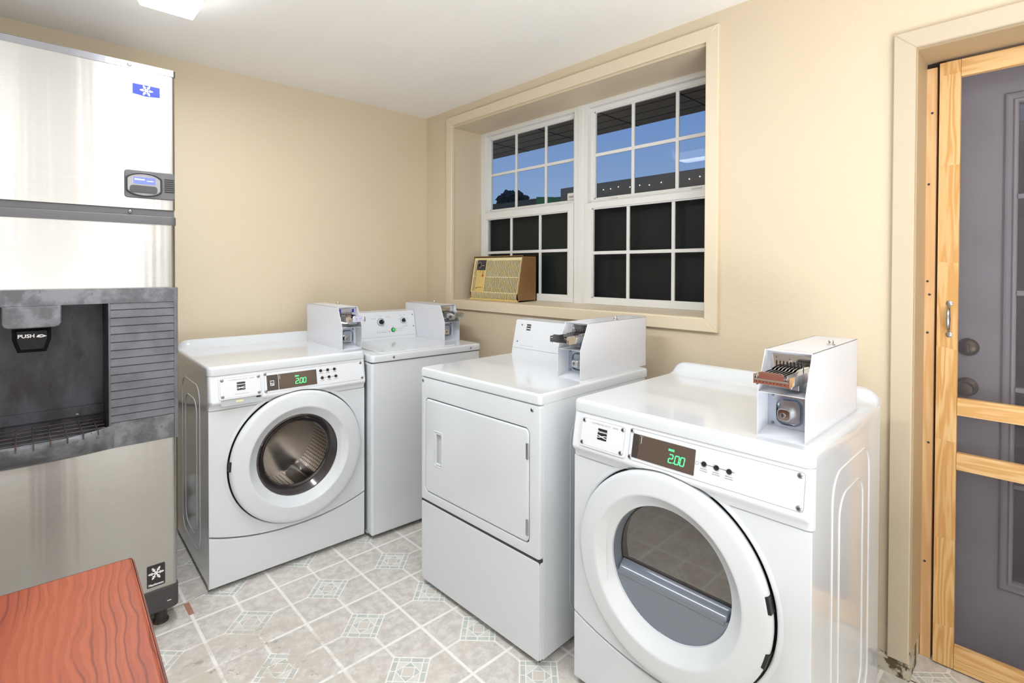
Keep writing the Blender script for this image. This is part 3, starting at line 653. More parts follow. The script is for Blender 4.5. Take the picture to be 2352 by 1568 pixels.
def coin_box(parent, x, y, z, w=.108, d=.45, price=None, clips=None):
    """coin slide housing standing on the appliance top; local origin is its front left bottom corner"""
    B = T(x, y, z); zm, zt, ys, th = .110, .209, .047, .0018
    prof = [(0, 0), (d, 0), (d, zt), (ys, zt), (0, zm)]
    g = G()
    for a, b_ in ((0, th), (w-th, w)): g.prism(prof, 'x', a, b_, B)
    g.box(0, w, ys, d, zt-th, zt, Mx=B); g.box(0, w, d-th, d, 0, zt, Mx=B)
    g.box(th, w-th, .001, .072, zm-th, zm, Mx=B)
    g.box(th, w-th, .066, .068, 0, zm, Mx=B)
    g.box(th, w-th, .070, .072, zm-th, zt, Mx=B)
    g.prism([(0, 0), (.068, 0), (.068, .014), (0, .002)], 'x', th, w-th, B)
    cb = g.done('coin_box', M['box'], parent, ang=30)
    G().lathe([(.010, 0), (.010, .003), (.0065, .005), (.0065, .011), (.005, .0135), (0, .014)], B @ T(w*.86 if d > 0 else 0, .25, zt), 20).done('top_lock', M['chrome'], cb)
    # lower lock plate
    F = B @ MF
    lp = G().plate([rr(th+.0002, .012, w-.012, zm-.006, .003, 2)], [(0, -.066), (0, -.064)], F).done('lock_plate', M['zinc'], cb)
    cx, cz = .054, .056
    prof2 = [(0, -.064), (.002, -.0625), (.005, -.060), (.007, -.048), (.010, -.046)]
    g = G(); g.plate([rr(cx-.030, cz-.034, cx+.030, cz+.034, .018, 6), rr(cx-.024, cz-.028, cx+.024, cz+.028, .013, 6)], [(0, -.064), (.0015, -.054), (.003, -.052), (.0045, -.054), (.0045, -.064)], F, back=False, front=False)
    g.plate([rr(cx-.0255, cz-.0295, cx+.0255, cz+.0295, .014, 6)], [(0, -.064), (0, -.0615)], F)
    g.done('lock_cup', M['zinc'], lp, ang=50)
    kx, kz = cx-.008, cz-.006
    g = G(); g.plate([rr(kx-.015, kz-.015, kx+.015, kz+.015, .009, 5)], [(0, -.062), (0, -.046), (.002, -.044)], F)
    g.done('lock_barrel', M['chrome'], lp)
    g = G(); g.lathe([(.0065, 0), (.0065, .0012), (.0055, .0016), (0, .0016)], F @ T(kx-.002, kz-.001, -.044), 20)
    kf = g.done('key_face', M['screw'], lp)
    G().box(kx-.003, kx-.001, kz-.006, kz+.004, -.0426, -.0420, Mx=F).done('keyhole', M['black'], kf, wn=False)
    add_screws(cb, [(.014, .022), (.014, zm-.016), (w-.018, zm-.016)], F @ T(0, 0, -.064), .0036)
    # upper slide plate and tongue
    F2 = B @ T(0, .070, 0) @ MF
    sp = G().plate([rr(.008, zm+.010, w-.006, zt-.010, .006, 4)], [(0, 0), (.0, .002), (.001, .003)], F2).done('slide_plate', M['chrome'], cb)
    g = G()
    for k in range(8):
        u = .020+.0082*k; g.box(u, u+.0026, .158, .181, .0028, .0034, Mx=F2)
    g.done('coin_slot', M['black'], sp, wn=False)
    g = G()
    for u, v in ((.020, .190), (.0525, .188), (.083, .190)): g.lathe([(.003, .003), (.003, .004), (0, .0045)], F2 @ T(u, v, 0), 10)
    g.done('screw', M['screw'], sp)
    zz = .150; x0, x1 = .016, .092; yo = -.060
    g = G(); g.box(x0+.002, x1-.002, yo+.004, .068, zz+.006, zz+.010, .001, Mx=B)
    g.box(x0, x0+.002, yo+.010, .068, zz-.014, zz+.010, Mx=B); g.box(x1-.002, x1, yo+.010, .068, zz-.014, zz+.010, Mx=B)
    tg = g.done('coin_slide', M['chrome'], cb)
    g = G(); g.box(x0-.002, x1+.002, yo-.002, yo+.010, zz-.009, zz+.004, .0012, Mx=B); g.box(x0-.002, x0+.001, yo-.002, yo+.03, zz-.009, zz+.014, .0005, Mx=B); g.box(x1-.001, x1+.002, yo-.002, yo+.03, zz-.009, zz+.014, .0005, Mx=B)
    g.plate([[(x0+.010, zz+.004), (x1-.010, zz+.004), (x1-.010, zz+.016), (x1-.016, zz+.021), (x0+.016, zz+.021), (x0+.010, zz+.016)]], [(0, -yo), (0, -yo+.0022)], B @ MF)
    g.done('push_tab', M['chrome'], tg)
    g = G()
    for k in range(8):
        u = .020+.0082*k
        g.prism([(yo+.012, zz+.010), (yo+.012, zz+.0145), (.02, zz+.0145), (.030, zz+.018), (.064, zz+.020), (.064, zz+.010)], 'x', u+.0028, u+.0056, B)
    g.done('coin_channel', M['chrome'], tg, wn=False)
    g = G()
    for k in range(9): g.box(x0+.004+.0078*k, x0+.0065+.0078*k, yo-.003, yo-.0018, zz-.004, zz-.002, Mx=B)
    g.done('slide_slot', M['black'], tg, wn=False)
    G().box(x0+.030, x1-.004, .020, .070, zz-.030, zz-.012, .002, Mx=B).done('slide_bracket', M['zinc'], cb)
    if price:
        ink = M['badgeblue'] if clips else M['rust']
        pl = G().box(x0+.012, x1-.010, yo-.0042, yo-.0021, zz-.008, zz+.020, .0008, Mx=B).done('price_plate', M['badgewhite'] if clips else M['zinc'], tg)
        Fp = B @ T(0, yo-.0043, 0) @ MF
        g = G(); q = lambda i: [(x0+.016+i, zz-.003+i), (x1-.014-i, zz-.003+i), (x1-.018-i, zz+.017-i), (x0+.020+i, zz+.017-i)]
        g.plate([q(0), q(.0015)], [(0, 0), (0, .0003)], Fp); g.text(price, .0135, Fp @ T((x0+x1)/2+.001, zz+.0065, .0002), .0001, sx=1.05)
        g.done('price_lettering', ink, pl, wn=False)
    if clips:
        [G().box(q, q+.012, .0655, .0685, .178, .196, .001, Mx=B).done('blue_clip', M['blue'], cb) for q in (.012, .082)]
    return cb

def side_emboss(g, x, sgn, z1=.82, dx=0):
    for (a, b_, c, d, r) in ((.16+dx, .52+dx, .10, z1, .07), (.22+dx, .45+dx, .15, z1-.07, .06)):
        pts = [(x, p[0], p[1]) for p in rr(a, c, b_, d, r, 6)]
        g.tube(pts, .0045, 8, closed=True, squash=1)

def bore(o, prof, Mx):
    """cut a round recess or hole through a mesh"""
    g = G(); g.lathe(prof, Mx, 120)
    for m_ in list(o.modifiers): o.modifiers.remove(m_)
    c = g.done('bore', M['white'], o.parent, wn=False)
    m_ = o.modifiers.new('b', 'BOOLEAN'); m_.object = c; m_.operation = 'DIFFERENCE'; m_.solver = 'EXACT'
    bpy.context.view_layer.update(); dg = bpy.context.evaluated_depsgraph_get()
    me = bpy.data.meshes.new_from_object(o.evaluated_get(dg)); o.modifiers.remove(m_); o.data = me
    for p in me.polygons: p.use_smooth = True
    me.set_sharp_from_angle(angle=math.radians(38))
    bpy.data.objects.remove(c)
    w = o.modifiers.new('wn', 'WEIGHTED_NORMAL'); w.keep_sharp = True
def front_loader(name, label, loc, rz, dz, dryer):
    t = thing(name, label, 'dryer' if dryer else 'washer', loc, rz, None)
    W, D = .686, .655; zt = .927+dz; zb = .888+dz
    cx, cz, R = (.325, .486, .2845) if dryer else (.365, .490, .2915)
    # cabinet
    g = G()
    if True:
        g.box(.003, .020, .022, D, .022, zb+.004, .003); g.box(W-.020, W-.003, .022, D, .022, zb+.004, .003)
        g.box(.01, W-.01, D-.01, D-.001, .024, zb); g.box(.01, W-.01, .022, D-.005, .024, .05); g.box(.01, W-.01, .022, D-.005, zb-.03, zb)
    for x, s_ in ((.005, -1), (W-.005, 1)): side_emboss(g, x, s_)
    cab = g.done('cabinet', M['white'], t)
    for px in (.05, W-.05):
        for py in (.07, D-.06): G().lathe([(.018, 0), (.018, .008), (.010, .012), (.008, .03)], T(px, py, 0), 16).done('foot', M['rubber'], t)
    # front panel between kick plate and fascia
    def arc(u): return .178+(.058)*abs((u-.343)/.343)**2.2
    bot = [(u*W, arc(u*W)) for u in [k/24 for k in range(25)]]
    outer = [(.0015, bot[0][1])]+[(min(max(u, .0015), W-.0015), v) for u, v in bot[1:-1]]+[(W-.0015, bot[-1][1]), (W-.0015, .7455+dz), (.0015, .7455+dz)]
    Rg = R+.0048; tz = .7455+dz; a0 = math.asin((tz-cz)/Rg)
    lower = [(cx+Rg*math.cos(t_), cz+Rg*math.sin(t_)) for t_ in [a0-(math.pi+2*a0)*k/90 for k in range(91)]]
    G().plate([outer[:-1]+lower+outer[-1:]], [(0, -.030), (0, -.003), (.0008, -.0012), (.0025, 0)], MF).done('front_panel', M['white'], t)
    G().lathe([(R+.0047, -.0235), (R+.0045, -.0215), (R-.015, -.0215), (R-.02, -.0235)], MF @ T(cx, cz, 0), 96).done('door_gap_shade', M['rubber'], t)  # dark ring added to put shade into the gap around the door
    # shallow ring moulding around the door
    G().lathe([(R+.020, -.001), (R+.014, .0022), (R+.009, .003), (R+.0072, .0026), (R+.00486, .001), (R+.00486, -.010)], MF @ T(cx, cz, 0), 128).done('door_surround', M['white'], t)
    low = [(W-.0015, bot[-1][1]-.006)]+[(min(max(u, .0015), W-.0015), v-.006) for u, v in bot[1:-1][::-1]]+[(.0015, bot[0][1]-.006), (.0015, .020), (W-.0015, .020)]
    G().plate([low], [(0, -.024), (0, -.005), (.0012, -.002), (.005, 0)], MF).done('kick_panel', M['white'], t)
    # fascia
    a = math.atan2(.020, .100); z0 = .888+dz
    prof = [(.020, z0), (.002, z0), (.000, z0-.003), (-.0195, z0-.1), (-.0205, z0-.106), (-.018, z0-.113), (-.009, z0-.120), (-.004, z0-.126), (-.002, z0-.134), (-.001, z0-.1405), (.020, z0-.1405)]
    g = G(); n = len(prof); rings = []
    for x, k in ((.0, 0), (.0, .35), (.004, .8), (.012, 1), (W-.012, 1), (W-.004, .8), (W, .35), (W, 0)):
        rings.append([g.b.verts.new((x, .020+(y-.020)*(k if y < .0199 else 1) if k else .02, z)) for y, z in prof])
    rings = rings[1:-1]
    for A, B_ in zip(rings, rings[1:]):
        for k in range(n): g.b.faces.new((A[k], A[(k+1) % n], B_[(k+1) % n], B_[k]))
    g.b.faces.new(rings[0]); g.b.faces.new(rings[-1][::-1])
    fas = g.done('control_fascia', M['white2'], t, ang=50)
    bore(fas, [(0, -.012), (R+.0048, -.012), (R+.0048, .08), (0, .08)], MF @ T(cx, cz, 0))
    # frame lying on the sloping fascia face: u right, v up the slope, w outwards
    MS = T(0, -.0198, z0-.1) @ RX(-a) @ MF @ T(0, 0, 0)
    MS = T(0, -.0198, z0-.1) @ Matrix.Rotation(-a, 4, 'X') @ MF
    # drawer plate
    dr = G().plate([rr(.036, .002, .204, .094, .010, 4)], [(0, -.002), (0, .0035), (.002, .005)], MS).done('dispenser_drawer' if not dryer else 'cover_plate', M['white2'], t)
    g = G(); g.plate([rr(.041, .007, .199, .089, .008, 4), rr(.0418, .0078, .1982, .0882, .008, 4)], [(0, .0048), (0, .0052)], MS); g.done('plate_outline', M['ink'], dr, wn=False)
    add_screws(dr, [(.050, .080), (.190, .080), (.050, .014), (.190, .014)], MS @ T(0, 0, .005))
    pass
    brand_badge(dr, .104, .034, .033, .033, MS @ T(0, 0, .005))
    g = G(); g.text('COMMERCIAL DUTY', .0068, MS @ T(.112, .078, .0052), .0001, sx=1.12); g.text('SERIES', .0068, MS @ T(.165, .078, .0052), .0001)
    if not dryer: smallprint(g, .095, .150, .019, MS @ T(0, 0, .005))
    g.done('plate_lettering', M['ink'], dr, wn=False)
    if not dryer:    # finger pocket under the drawer
        g = G(); g.plate([rr(.042, -.024, .204, .001, .010, 4)], [(0, -.001), (0, .0006)], MS); g.done('finger_pocket', mat('pocket_grey', (176, 180, 184), .4), fas)
        G().plate([rr(.10, -.013, .128, -.006, .002, 2)], [(0, .0006), (0, .0009)], MS).done('pocket_sticker', M['gold'], fas, wn=False)
        G().plate([rr(.178, -.006, .196, .001, .003, 2)], [(0, .0006), (0, .0012)], MS).done('pocket_hole', M['black'], fas, wn=False)
    # control plate
    cp = G().plate([rr(.213, .004, .672, .092, .008, 4), rr(.2138, .0048, .6712, .0912, .0075, 4)], [(0, 0), (0, .0004)], MS).done('control_plate', M['ink'], t, wn=False)
    dv = .243
    dp = G().plate([rr(.224, .013, dv-.0 if dryer else .271, .079, .001, 1)], [(0, 0), (0, .0012)], MS).done('display_side', M['display2'], t)
    ds = G().plate([rr((.244 if dryer else .2735), .013, (.412 if dryer else .441), .079, .001, 1)], [(0, 0), (0, .0014)], MS).done('display', M['display'], t, label='brown display window with green lit digits')
    xs = .338 if dryer else .345
    g = G(); seven(g, '2.00', xs, .028, .0215, MS @ T(0, 0, .0015), .0155); g.text('PRICE', .0072, MS @ T(xs+.007, .0605, .0017), .0002, sx=.9, bold=.0003)
    g.done('display_digits', M['green'], ds, wn=False)
    g = G(); g.box(.251 if dryer else .2775, .2522 if dryer else .2787, .056, .073, .0014, .0018, Mx=MS); g.box(.247 if dryer else .2795, .2555 if dryer else .2803, .075, .0757, .0014, .0018, Mx=MS); g.done('display_mark', M['paper'], ds, wn=False)
    if not dryer:
        G().plate([rr(.237, .033, .254, .055, .001, 1)], [(0, .0012), (0, .0018)], MS).done('logo_sticker', M['badgewhite'], dp, wn=False)
        g = G(); g.box(.239, .252, .045, .052, .0018, .0021, Mx=MS)
        for s_ in (1, -1): g.plate([[(.239, .037+s_*.002), (.2455, .0385), (.252, .041-s_*.003), (.252, .043-s_*.003), (.2455, .041), (.239, .039+s_*.002)]], [(0, .0018), (0, .0021)], MS)
        g.done('sticker_print', M['dkink'], dp, wn=False)
    if dryer: bp = [(.437, .049), (.4695, .0485), (.502, .048)]
    else: bp = [(.4617, .070), (.4945, .070), (.527, .070), (.4665, .037), (.499, .037), (.5315, .037)]
    for u, v in bp:
        G().lathe([(.0068, 0), (.0068, .0022), (.0058, .0042), (.003, .0032), (0, .003)], MS @ T(u, v, 0), 20).done('button', M['rubber'], t)
    g = G()
    rows = [bp] if dryer else [bp[:3], bp[3:]]
    for r in rows: g.box(r[0][0]-.010, r[-1][0]+.013, r[0][1]-.0005, r[0][1]+.0005, 0, .0004, Mx=MS)
    g.done('button_line', M['dkink'], cp, wn=False)
    g = G()
    for u, v in bp:
        smallprint(g, u-.009, u+.009, v-.0125, MS)
        if dryer: smallprint(g, u-.010, u+.010, v-.0175, MS)
    if dryer: g.plate([circ(.418, .047, .0045, 12), circ(.418, .047, .0037, 12)], [(0, 0), (0, .0003)], MS)
    g.done('control_lettering', M['ink'], cp, wn=False)
    sp = [(.2185, .085), (.2185, .012), (.660, .083), (.662, .012)]
    add_screws(cp, sp, MS); pass
    # top with cove splash at the back
    g = G(); g.plate([rr(-.002, -.004, W+.002, D, .022, 5)], [(.003, zb), (0, zb+.003), (0, zt-.012), (.002, zt-.005), (.006, zt-.0015), (.012, zt)], I4)
    top = g.done('top_panel', M['white'], t, ang=50)
    g = G(); rings = []
    xs_ = [.055*(1-math.cos(math.pi/2*k/10)) for k in range(11)]; xs_ = xs_+[W-q for q in xs_[::-1]]
    for x in xs_:
        e = min(x, W-x); f = math.sqrt(max(0, 1-(1-min(1, e/.055))**2)); f = max(f, .03); hh = .044*f
        y0 = .560+(.028)*(1-f)
        rings.append([g.b.verts.new(Vector(p)) for p in ((x, y0, zt-.004), (x, y0+.018, zt+.002*f), (x, y0+.034, zt+.25*hh), (x, y0+.044, zt+.62*hh), (x, y0+.052, zt+.88*hh), (x, y0+.062, zt+hh), (x, D-.012, zt+hh), (x, D-.003, zt+.9*hh), (x, D, zt+.7*hh), (x, D, zt-.004))])
    for A, B_ in zip(rings, rings[1:]):
        for k in range(10): g.b.faces.new((A[k], A[(k+1) % 10], B_[(k+1) % 10], B_[k]))
    g.b.faces.new(rings[0]); g.b.faces.new(rings[-1][::-1])
    g.done('backsplash', M['white'], t, ang=60)
    # door
    dprof = [(R-.006, -.008), (R-.001, .003), (R, .011), (R-.001, .018), (R-.005, .0235), (R-.012, .0265), (R-.022, .0280), (.224, .0310), (.219, .0305), (.216, .028), (.203, .015), (.190, .0035), (.184, -.001), (.180, -.004), (.179, -.012), (.19, -.016)]
    DM = MF @ T(cx, cz, 0)
    dg = G(); dg.lathe(dprof, DM, 128)
    door = dg.done('door', M['white'], t, ang=40)
    D2 = DM @ T(0, 0, -.022)
    if dryer:
        R0 = .180; cut = -.036
        def seg(r, lo, up, n=40):
            a0 = math.asin(lo/r)
            return [(r*math.cos(a0+(math.pi-2*a0)*k/n), r*math.sin(a0+(math.pi-2*a0)*k/n)) for k in range(n+1)] if up else [(r*math.cos(math.pi-a0+(math.pi+2*a0)*k/n), r*math.sin(math.pi-a0+(math.pi+2*a0)*k/n)) for k in range(n+1)]
        G().lathe([(.180, -.008), (.178, -.014), (.174, -.052), (.12, -.0535)], DM, 96).done('porthole', M['grey'], door, label='blue grey plastic porthole wall around the glass')
        G().plate([seg(.1795, cut-.022, False)], [(0, -.030), (0, -.013), (.001, -.012)], DM).done('porthole_panel', M['grey'], door, label='blue grey lower half of the porthole')
        G().plate([seg(.1745, cut+.001, True)], [(0, -.050), (0, -.047), (.001, -.046)], DM).done('porthole_glass', M['dryglass'], door, label='dark smoked glass half pane')
        g = G(); g.plate([seg(.1755, cut-.001, True), seg(.1725, cut+.002, True)], [(0, -.050), (0, -.0445), (.0006, -.044)], DM); g.done('glass_gasket', M['rubber'], door)
        LM = DM @ Matrix(((1, 0, 0, 0), (0, 0, 1, 0), (0, 1, 0, 0), (0, 0, 0, 1)))      # (x, w, v)
        g = G(); pr = [(-.046, cut+.001), (-.034, cut-.001), (-.022, cut-.005), (-.014, cut-.010), (-.009, cut-.017), (-.008, cut-.023), (-.010, cut-.030), (-.014, cut-.034), (-.046, cut-.034)]
        rings = []
        for x_, k_ in ((-.166, .25), (-.164, .7), (-.158, 1), (.158, 1), (.164, .7), (.166, .25)):
            rings.append([g.b.verts.new(LM @ Vector((x_, -.046+(p_[0]+.046)*k_, p_[1]))) for p_ in pr])
        for A, B_ in zip(rings, rings[1:]):
            for k in range(len(pr)): g.b.faces.new((A[k], A[(k+1) % len(pr)], B_[(k+1) % len(pr)], B_[k]))
        g.b.faces.new(rings[0]); g.b.faces.new(rings[-1][::-1])
        g.done('porthole_ledge', M['grey'], door, ang=60)
        side = -1
    else:
        G().lathe([(.180, .020), (.174, .022), (.168, .016), (.150, -.005), (.145, -.02), (.150, -.035), (.20, -.04)], D2, 96).done('door_gasket', M['gasket'], door)
        G().lathe([(.172, .015), (.150, -.006), (.138, -.045), (.126, -.085), (.10, -.102), (.05, -.110), (0, -.112)], D2, 96).done('door_glass', M['washglass'], door)
        G().lathe([(.150, -.006), (.156, -.012), (.150, -.016), (.143, -.012), (.150, -.006)], D2, 96).done('glass_rim', M['gasket'], door)
        dm = G(); prof = [(.165, -.045), (.178, -.048), (.235, -.060)]+[(.235, -.060-.34*k/10) for k in range(1, 11)]
        dm.lathe(prof, D2 @ T(0, 0, 0), 96, uv=True)
        drum = dm.done('drum', M['drum'], t, ang=60)
        G().lathe([(.235, -.40), (.18, -.405), (.12, -.395), (.05, -.385), (0, -.38)], D2, 64).done('drum_back', M['drumback'], drum)
        for k in range(3):
            a_ = math.radians(-62+120*k)
            g = G(); rings = []
            for j in range(13):
                w = -.075-.31*j/12; hh = .050*math.sin(math.pi*j/12)**.35 if 0 < j < 12 else .002
                ring = []
                for q in range(9):
                    th = (q-4)/4*.20; ring.append(g.b.verts.new(D2 @ Vector(((.236-hh*math.cos(th/.20*math.pi/2)**.8)*math.cos(a_+th), (.236-hh*math.cos(th/.20*math.pi/2)**.8)*math.sin(a_+th), w)) if abs(q-4) < 4 else D2 @ Vector((.236*math.cos(a_+th), .236*math.sin(a_+th), w))))
                rings.append(ring)
            for A, B_ in zip(rings, rings[1:]):
                for q in range(8): g.b.faces.new((A[q], A[q+1], B_[q+1], B_[q]))
            g.done('drum_paddle', M['drumback'], drum, ang=60)
        side = 1
    # grip recess in the sloping ring and hinge notches on the far side
    g = G(); s_ = side
    pts_o, pts_i = [], []
    for k in range(15):
        tt = math.radians(-30+60*k/14); e = math.sin(math.pi*k/14)**.4
        pts_o.append((s_*(.2165)*math.cos(tt), .2165*math.sin(tt)+.0, .0285)); pts_i.append((s_*(.2165-.024*e)*math.cos(tt), (.2165-.024*e)*math.sin(tt), .0265-.018*e))
    vo = [g.b.verts.new(DM @ Vector(p)) for p in pts_o]; vi = [g.b.verts.new(DM @ Vector(p)) for p in pts_i]
    for k in range(14): g.b.faces.new((vo[k], vo[k+1], vi[k+1], vi[k]))
    g.done('door_grip', M['white2'], door, ang=60)
    for zc in ((.055, -.080) if dryer else (.02,)):
        aa = math.asin(zc/R); s2 = -s_ if dryer else -1
        g = G(); g.box(-.005, .0035, -.020, .020, .000, .0245, .001, Mx=DM @ T(s2*(R-.0025)*math.cos(aa), zc, 0) @ RZ(aa*s2))
        g.done('hinge', M['black'] if dryer else M['rubber'], door)
    return t

# ---- the four machines
w1 = front_loader('washing_machine', 'white front-loading washer with round glass door beside the stainless ice machine', (-1.5514, -.7186, 0), -.0217, 0, False)
coin_box(w1, .602, .073, .927, price='$2.00', clips=True, w=.104)
d4 = front_loader('tumble_dryer', 'nearest white front-loading dryer with half-dark porthole and green digits', (-.8058, -2.0038, 0), -math.pi/2+.0025, -.010, True)
coin_box(d4, .548, .041, .917, w=.109)

def top_loader():
    t = thing('washing_machine', 'white top-loading washer in the corner with black dials and green button', 'washer', (-.8595, -.7891, 0), -.0400)
    W, D = .672, .66
    g = G(); g.box(.002, W-.002, .004, D, .018, .868, .012, seg=3); g.box(.002, W-.002, .05, D, .018, .868, .003); g.done('cabinet', M['white'], t)
    for px in (.05, W-.05):
        for py in (.06, D-.06): G().lathe([(.018, 0), (.018, .008), (.010, .012), (.008, .03)], T(px, py, 0), 12).done('foot', M['rubber'], t)
    G().box(.004, W-.004, .008, D-.002, .8655, .8705).done('seam', M['seam'], t, wn=False)
    tp = G(); tp.plate([rr(0, -.003, W, D, .018, 4)], [(.003, .870), (0, .873), (0, .898), (.003, .904), (.008, .9064)], I4); tp = tp.done('top_panel', M['white'], t, ang=50)
    # lid with dished finger lip
    G().plate([rr(.065, .030, .530, .475, .03, 5)], [(0, .905), (0, .9085), (.002, .9100), (.006, .9105)], I4).done('lid', M['white'], t, ang=50)
    add_screws(tp, [(.118, .888), (.597, .888)], T(0, -.0035, 0) @ MF, .0050)
    prof = [(.500, .9064), (.532, 1.062), (.536, 1.067), (.545, 1.069), (D-.01, 1.069), (D-.004, 1.066), (D, 1.06), (D, .9064)]
    g = G(); g.prism(prof, 'x', .030, .551); cons = g.done('control_console', M['white2'], t, ang=30)
    a = math.atan2(.032, .156); MS = T(0, .5035, .923) @ RX(-a) @ MF
    MS = T(0, .5030, .921) @ Matrix.Rotation(-a, 4, 'X') @ MF
    def P(u, z): return (u, (z-.921)/math.cos(a))
    G().plate([rr(.031, -.0005, .549, .0005, .0001, 1)], [(0, 0), (0, .0004)], MS @ T(0, 0, 0)).done('console_seam', M['ink'], cons, wn=False)
    for (u, z), r in ((P(.318, 1.008), .0205), (P(.468, 1.010), .0165)):
        kn = G().lathe([(r, 0), (r, .002), (r*.96, .005), (0, .005)], MS @ T(u, z, 0), 32).done('dial_skirt', M['white2'], cons)
        G().plate([circ(0, 0, r*1.16, 40), circ(0, 0, r*1.04, 40)], [(0, 0), (0, .0006)], MS @ T(u, z, 0)).done('dial_ring', mat('blue_grey_ring', (96, 110, 150), .4), kn, wn=False)
        G().lathe([(r*.72, .005), (r*.70, .014), (r*.62, .016), (0, .016)], MS @ T(u, z, 0), 28).box(-.003, .003, -r*.68, r*.68, .012, .022, .001, Mx=MS @ T(u, z, 0) @ RZ(-.5)).done('dial_knob', M['black'], kn)
        G().box(-.0009, .0009, .2*r, r*.66, .0222, .0226, Mx=MS @ T(u, z, 0) @ RZ(-.5)).done('dial_pointer', M['wink'], kn, wn=False)
    u, z = P(.395, .9575)
    b = G().lathe([(.0135, 0), (.0135, .003), (.0115, .006), (.0095, .006)], MS @ T(u, z, 0), 28).done('start_button_ring', M['grnring'], cons)
    G().lathe([(.0095, .004), (.0085, .0075), (0, .0085)], MS @ T(u, z, 0), 28).done('start_button', M['grnbtn'], b)
    g = G()
    for k in range(5): g.box(.288+.0132*k, .2935+.0132*k, z-.012, z-.0095, 0, .0005, Mx=MS)
    g.lathe([(.0025, 0), (.0025, .001), (0, .001)], MS @ T(.369, z-.009, 0), 10)
    for q in (.006, -.006): g.lathe([(.0017, 0), (.0017, .001), (0, .001)], MS @ T(.416, z+q, 0), 8)
    g.done('indicator', M['dkink'], cons, wn=False)
    g = G()
    for (uu, zz, s) in ((.275, 1.030, 'DELICATES'), (.318, 1.044, 'NORMAL'), (.366, 1.036, 'PERM. PRESS'), (.442, 1.020, 'COLD'), (.455, 1.040, 'WARM'), (.478, 1.041, 'HOT'), (.498, 1.020, 'OFF'), (.477, .974, 'WATER TEMP'), (.394, .978, 'START')):
        q = P(uu, zz); g.text(s, .0052, MS @ T(q[0], q[1], .0002), .0001, sx=1.1)
    smallprint(g, .425, .468, P(0, .963)[1], MS); smallprint(g, .425, .462, P(0, .952)[1], MS); g.box(.282, .365, z-.004, z-.0035, 0, .0003, Mx=MS)
    g.done('console_lettering', M['ink'], cons, wn=False)
    add_screws(cons, [P(.538, 1.042), P(.538, .972)], MS, .0035)
    coin_box(t, .5535, .190, .9066, w=.106, price='$2.00', clips=False)
    return t
top_loader()

def top_console_dryer():
    t = thing('tumble_dryer', 'white dryer with a square plain door, between the corner washer and nearest dryer', 'dryer', (-.8669, -1.2258, 0), -math.pi/2+.0231)
    W, D = .673, .6565
    g = G(); g.box(.0, W, .018, D, .022, .880, .003)
    side_emboss(g, W-.003, 1, .80)
    g.done('cabinet', M['white'], t)
    for px in (.04, W-.04):
        for py in (.05, D-.06): G().lathe([(.016, 0), (.016, .010), (.010, .014), (.008, .03)], T(px, py, 0), 12).done('foot', M['vinyl'], t)
    # upper front panel with recessed door opening
    g = G(); g.plate([rr(.001, .360, W-.001, .876, .010, 3), rr(.030, .400, .622, .790, .020, 5)], [(0, -.02), (0, -.006), (.0025, -.0015), (.007, 0)], MF, back=False)
    fp = g.done('front_panel', M['white'], t)
    G().box(.025, .63, .012, .0185, .39, .80).done('door_shadow_gap', M['seam'], t, wn=False)
    g = G(); g.plate([rr(.0325, .4025, .6195, .7875, .018, 5), rr(.101, .533, .139, .657, .003, 3)], [(0, -.012), (0, -.003), (.003, .0005), (.008, .0015)], MF); dr = g.done('door', M['white'], t, label='plain rectangular door with rounded corners')
    g = G(); g.plate([rr(.092, .521, .148, .668, .003, 3), rr(.108, .536, .141, .656, .004, 3)], [(0, .0), (0, .0026), (.001, .0032), (.004, .0032), (.0045, -.010)], MF, back=False, front=False); g.done('handle_frame', M['white2'], dr)
    G().box(.100, .142, .009, .0115, .532, .658).done('handle_pocket', mat('handle_pocket', (206, 208, 212), .4), dr, wn=False)
    for za in (.686, .428):
        G().box(.611, .6165, -.004, .003, za, za+.054, .001).lathe([(.003, 0), (.003, .054)], T(.617, -.002, za), 10).done('hinge', M['screw'], dr)
    add_screws(fp, [(.0145, .860), (.636, .8565)], MF, .0062); pass
    G().box(.003, W-.003, .002, .02, .022, .3595).done('seam', M['seam'], t, wn=False)
    g = G(); g.plate([rr(.001, .020, W-.001, .355, .010, 3)], [(0, -.02), (0, -.006), (.0025, -.0015), (.007, 0)], MF); g.done('kick_panel', M['white'], t)
    g = G(); g.plate([rr(-.002, -.003, W+.002, D+.02, .014, 4)], [(.002, .8785), (0, .881), (0, .906), (.003, .9125), (.009, .915)], I4); g.done('top_panel', M['white'], t, ang=50)
    prof = [(.539, .9148), (.5445, .945), (.574, 1.072), (.578, 1.077), (.585, 1.079), (D+.01, 1.079), (D+.018, 1.07), (D+.018, .9148)]
    cons = G().prism(prof, 'x', .002, .525).done('control_console', M['white2'], t, ang=30)
    a = math.atan2(.0295, .127); MS = T(0, .5442, .945) @ Matrix.Rotation(-a, 4, 'X') @ MF
    G().box(.002, .525, -.002, -.001, -.0003, .0004, Mx=MS).done('console_seam', M['ink'], cons, wn=False)
    brand_badge(cons, .077, .088, .027, .030, MS)
    g = G(); g.box(.052, .135, .0125, .0132, 0, .0004, Mx=MS); smallprint(g, .318, .340, .105, MS, .004); g.done('console_lettering', M['ink'], cons, wn=False)
    add_screws(cons, [(.045, .112), (.030, .030)], MS, .0038)
    coin_box(t, .5275, .262, .9152, w=.108, d=.462)
    return t
top_console_dryer()

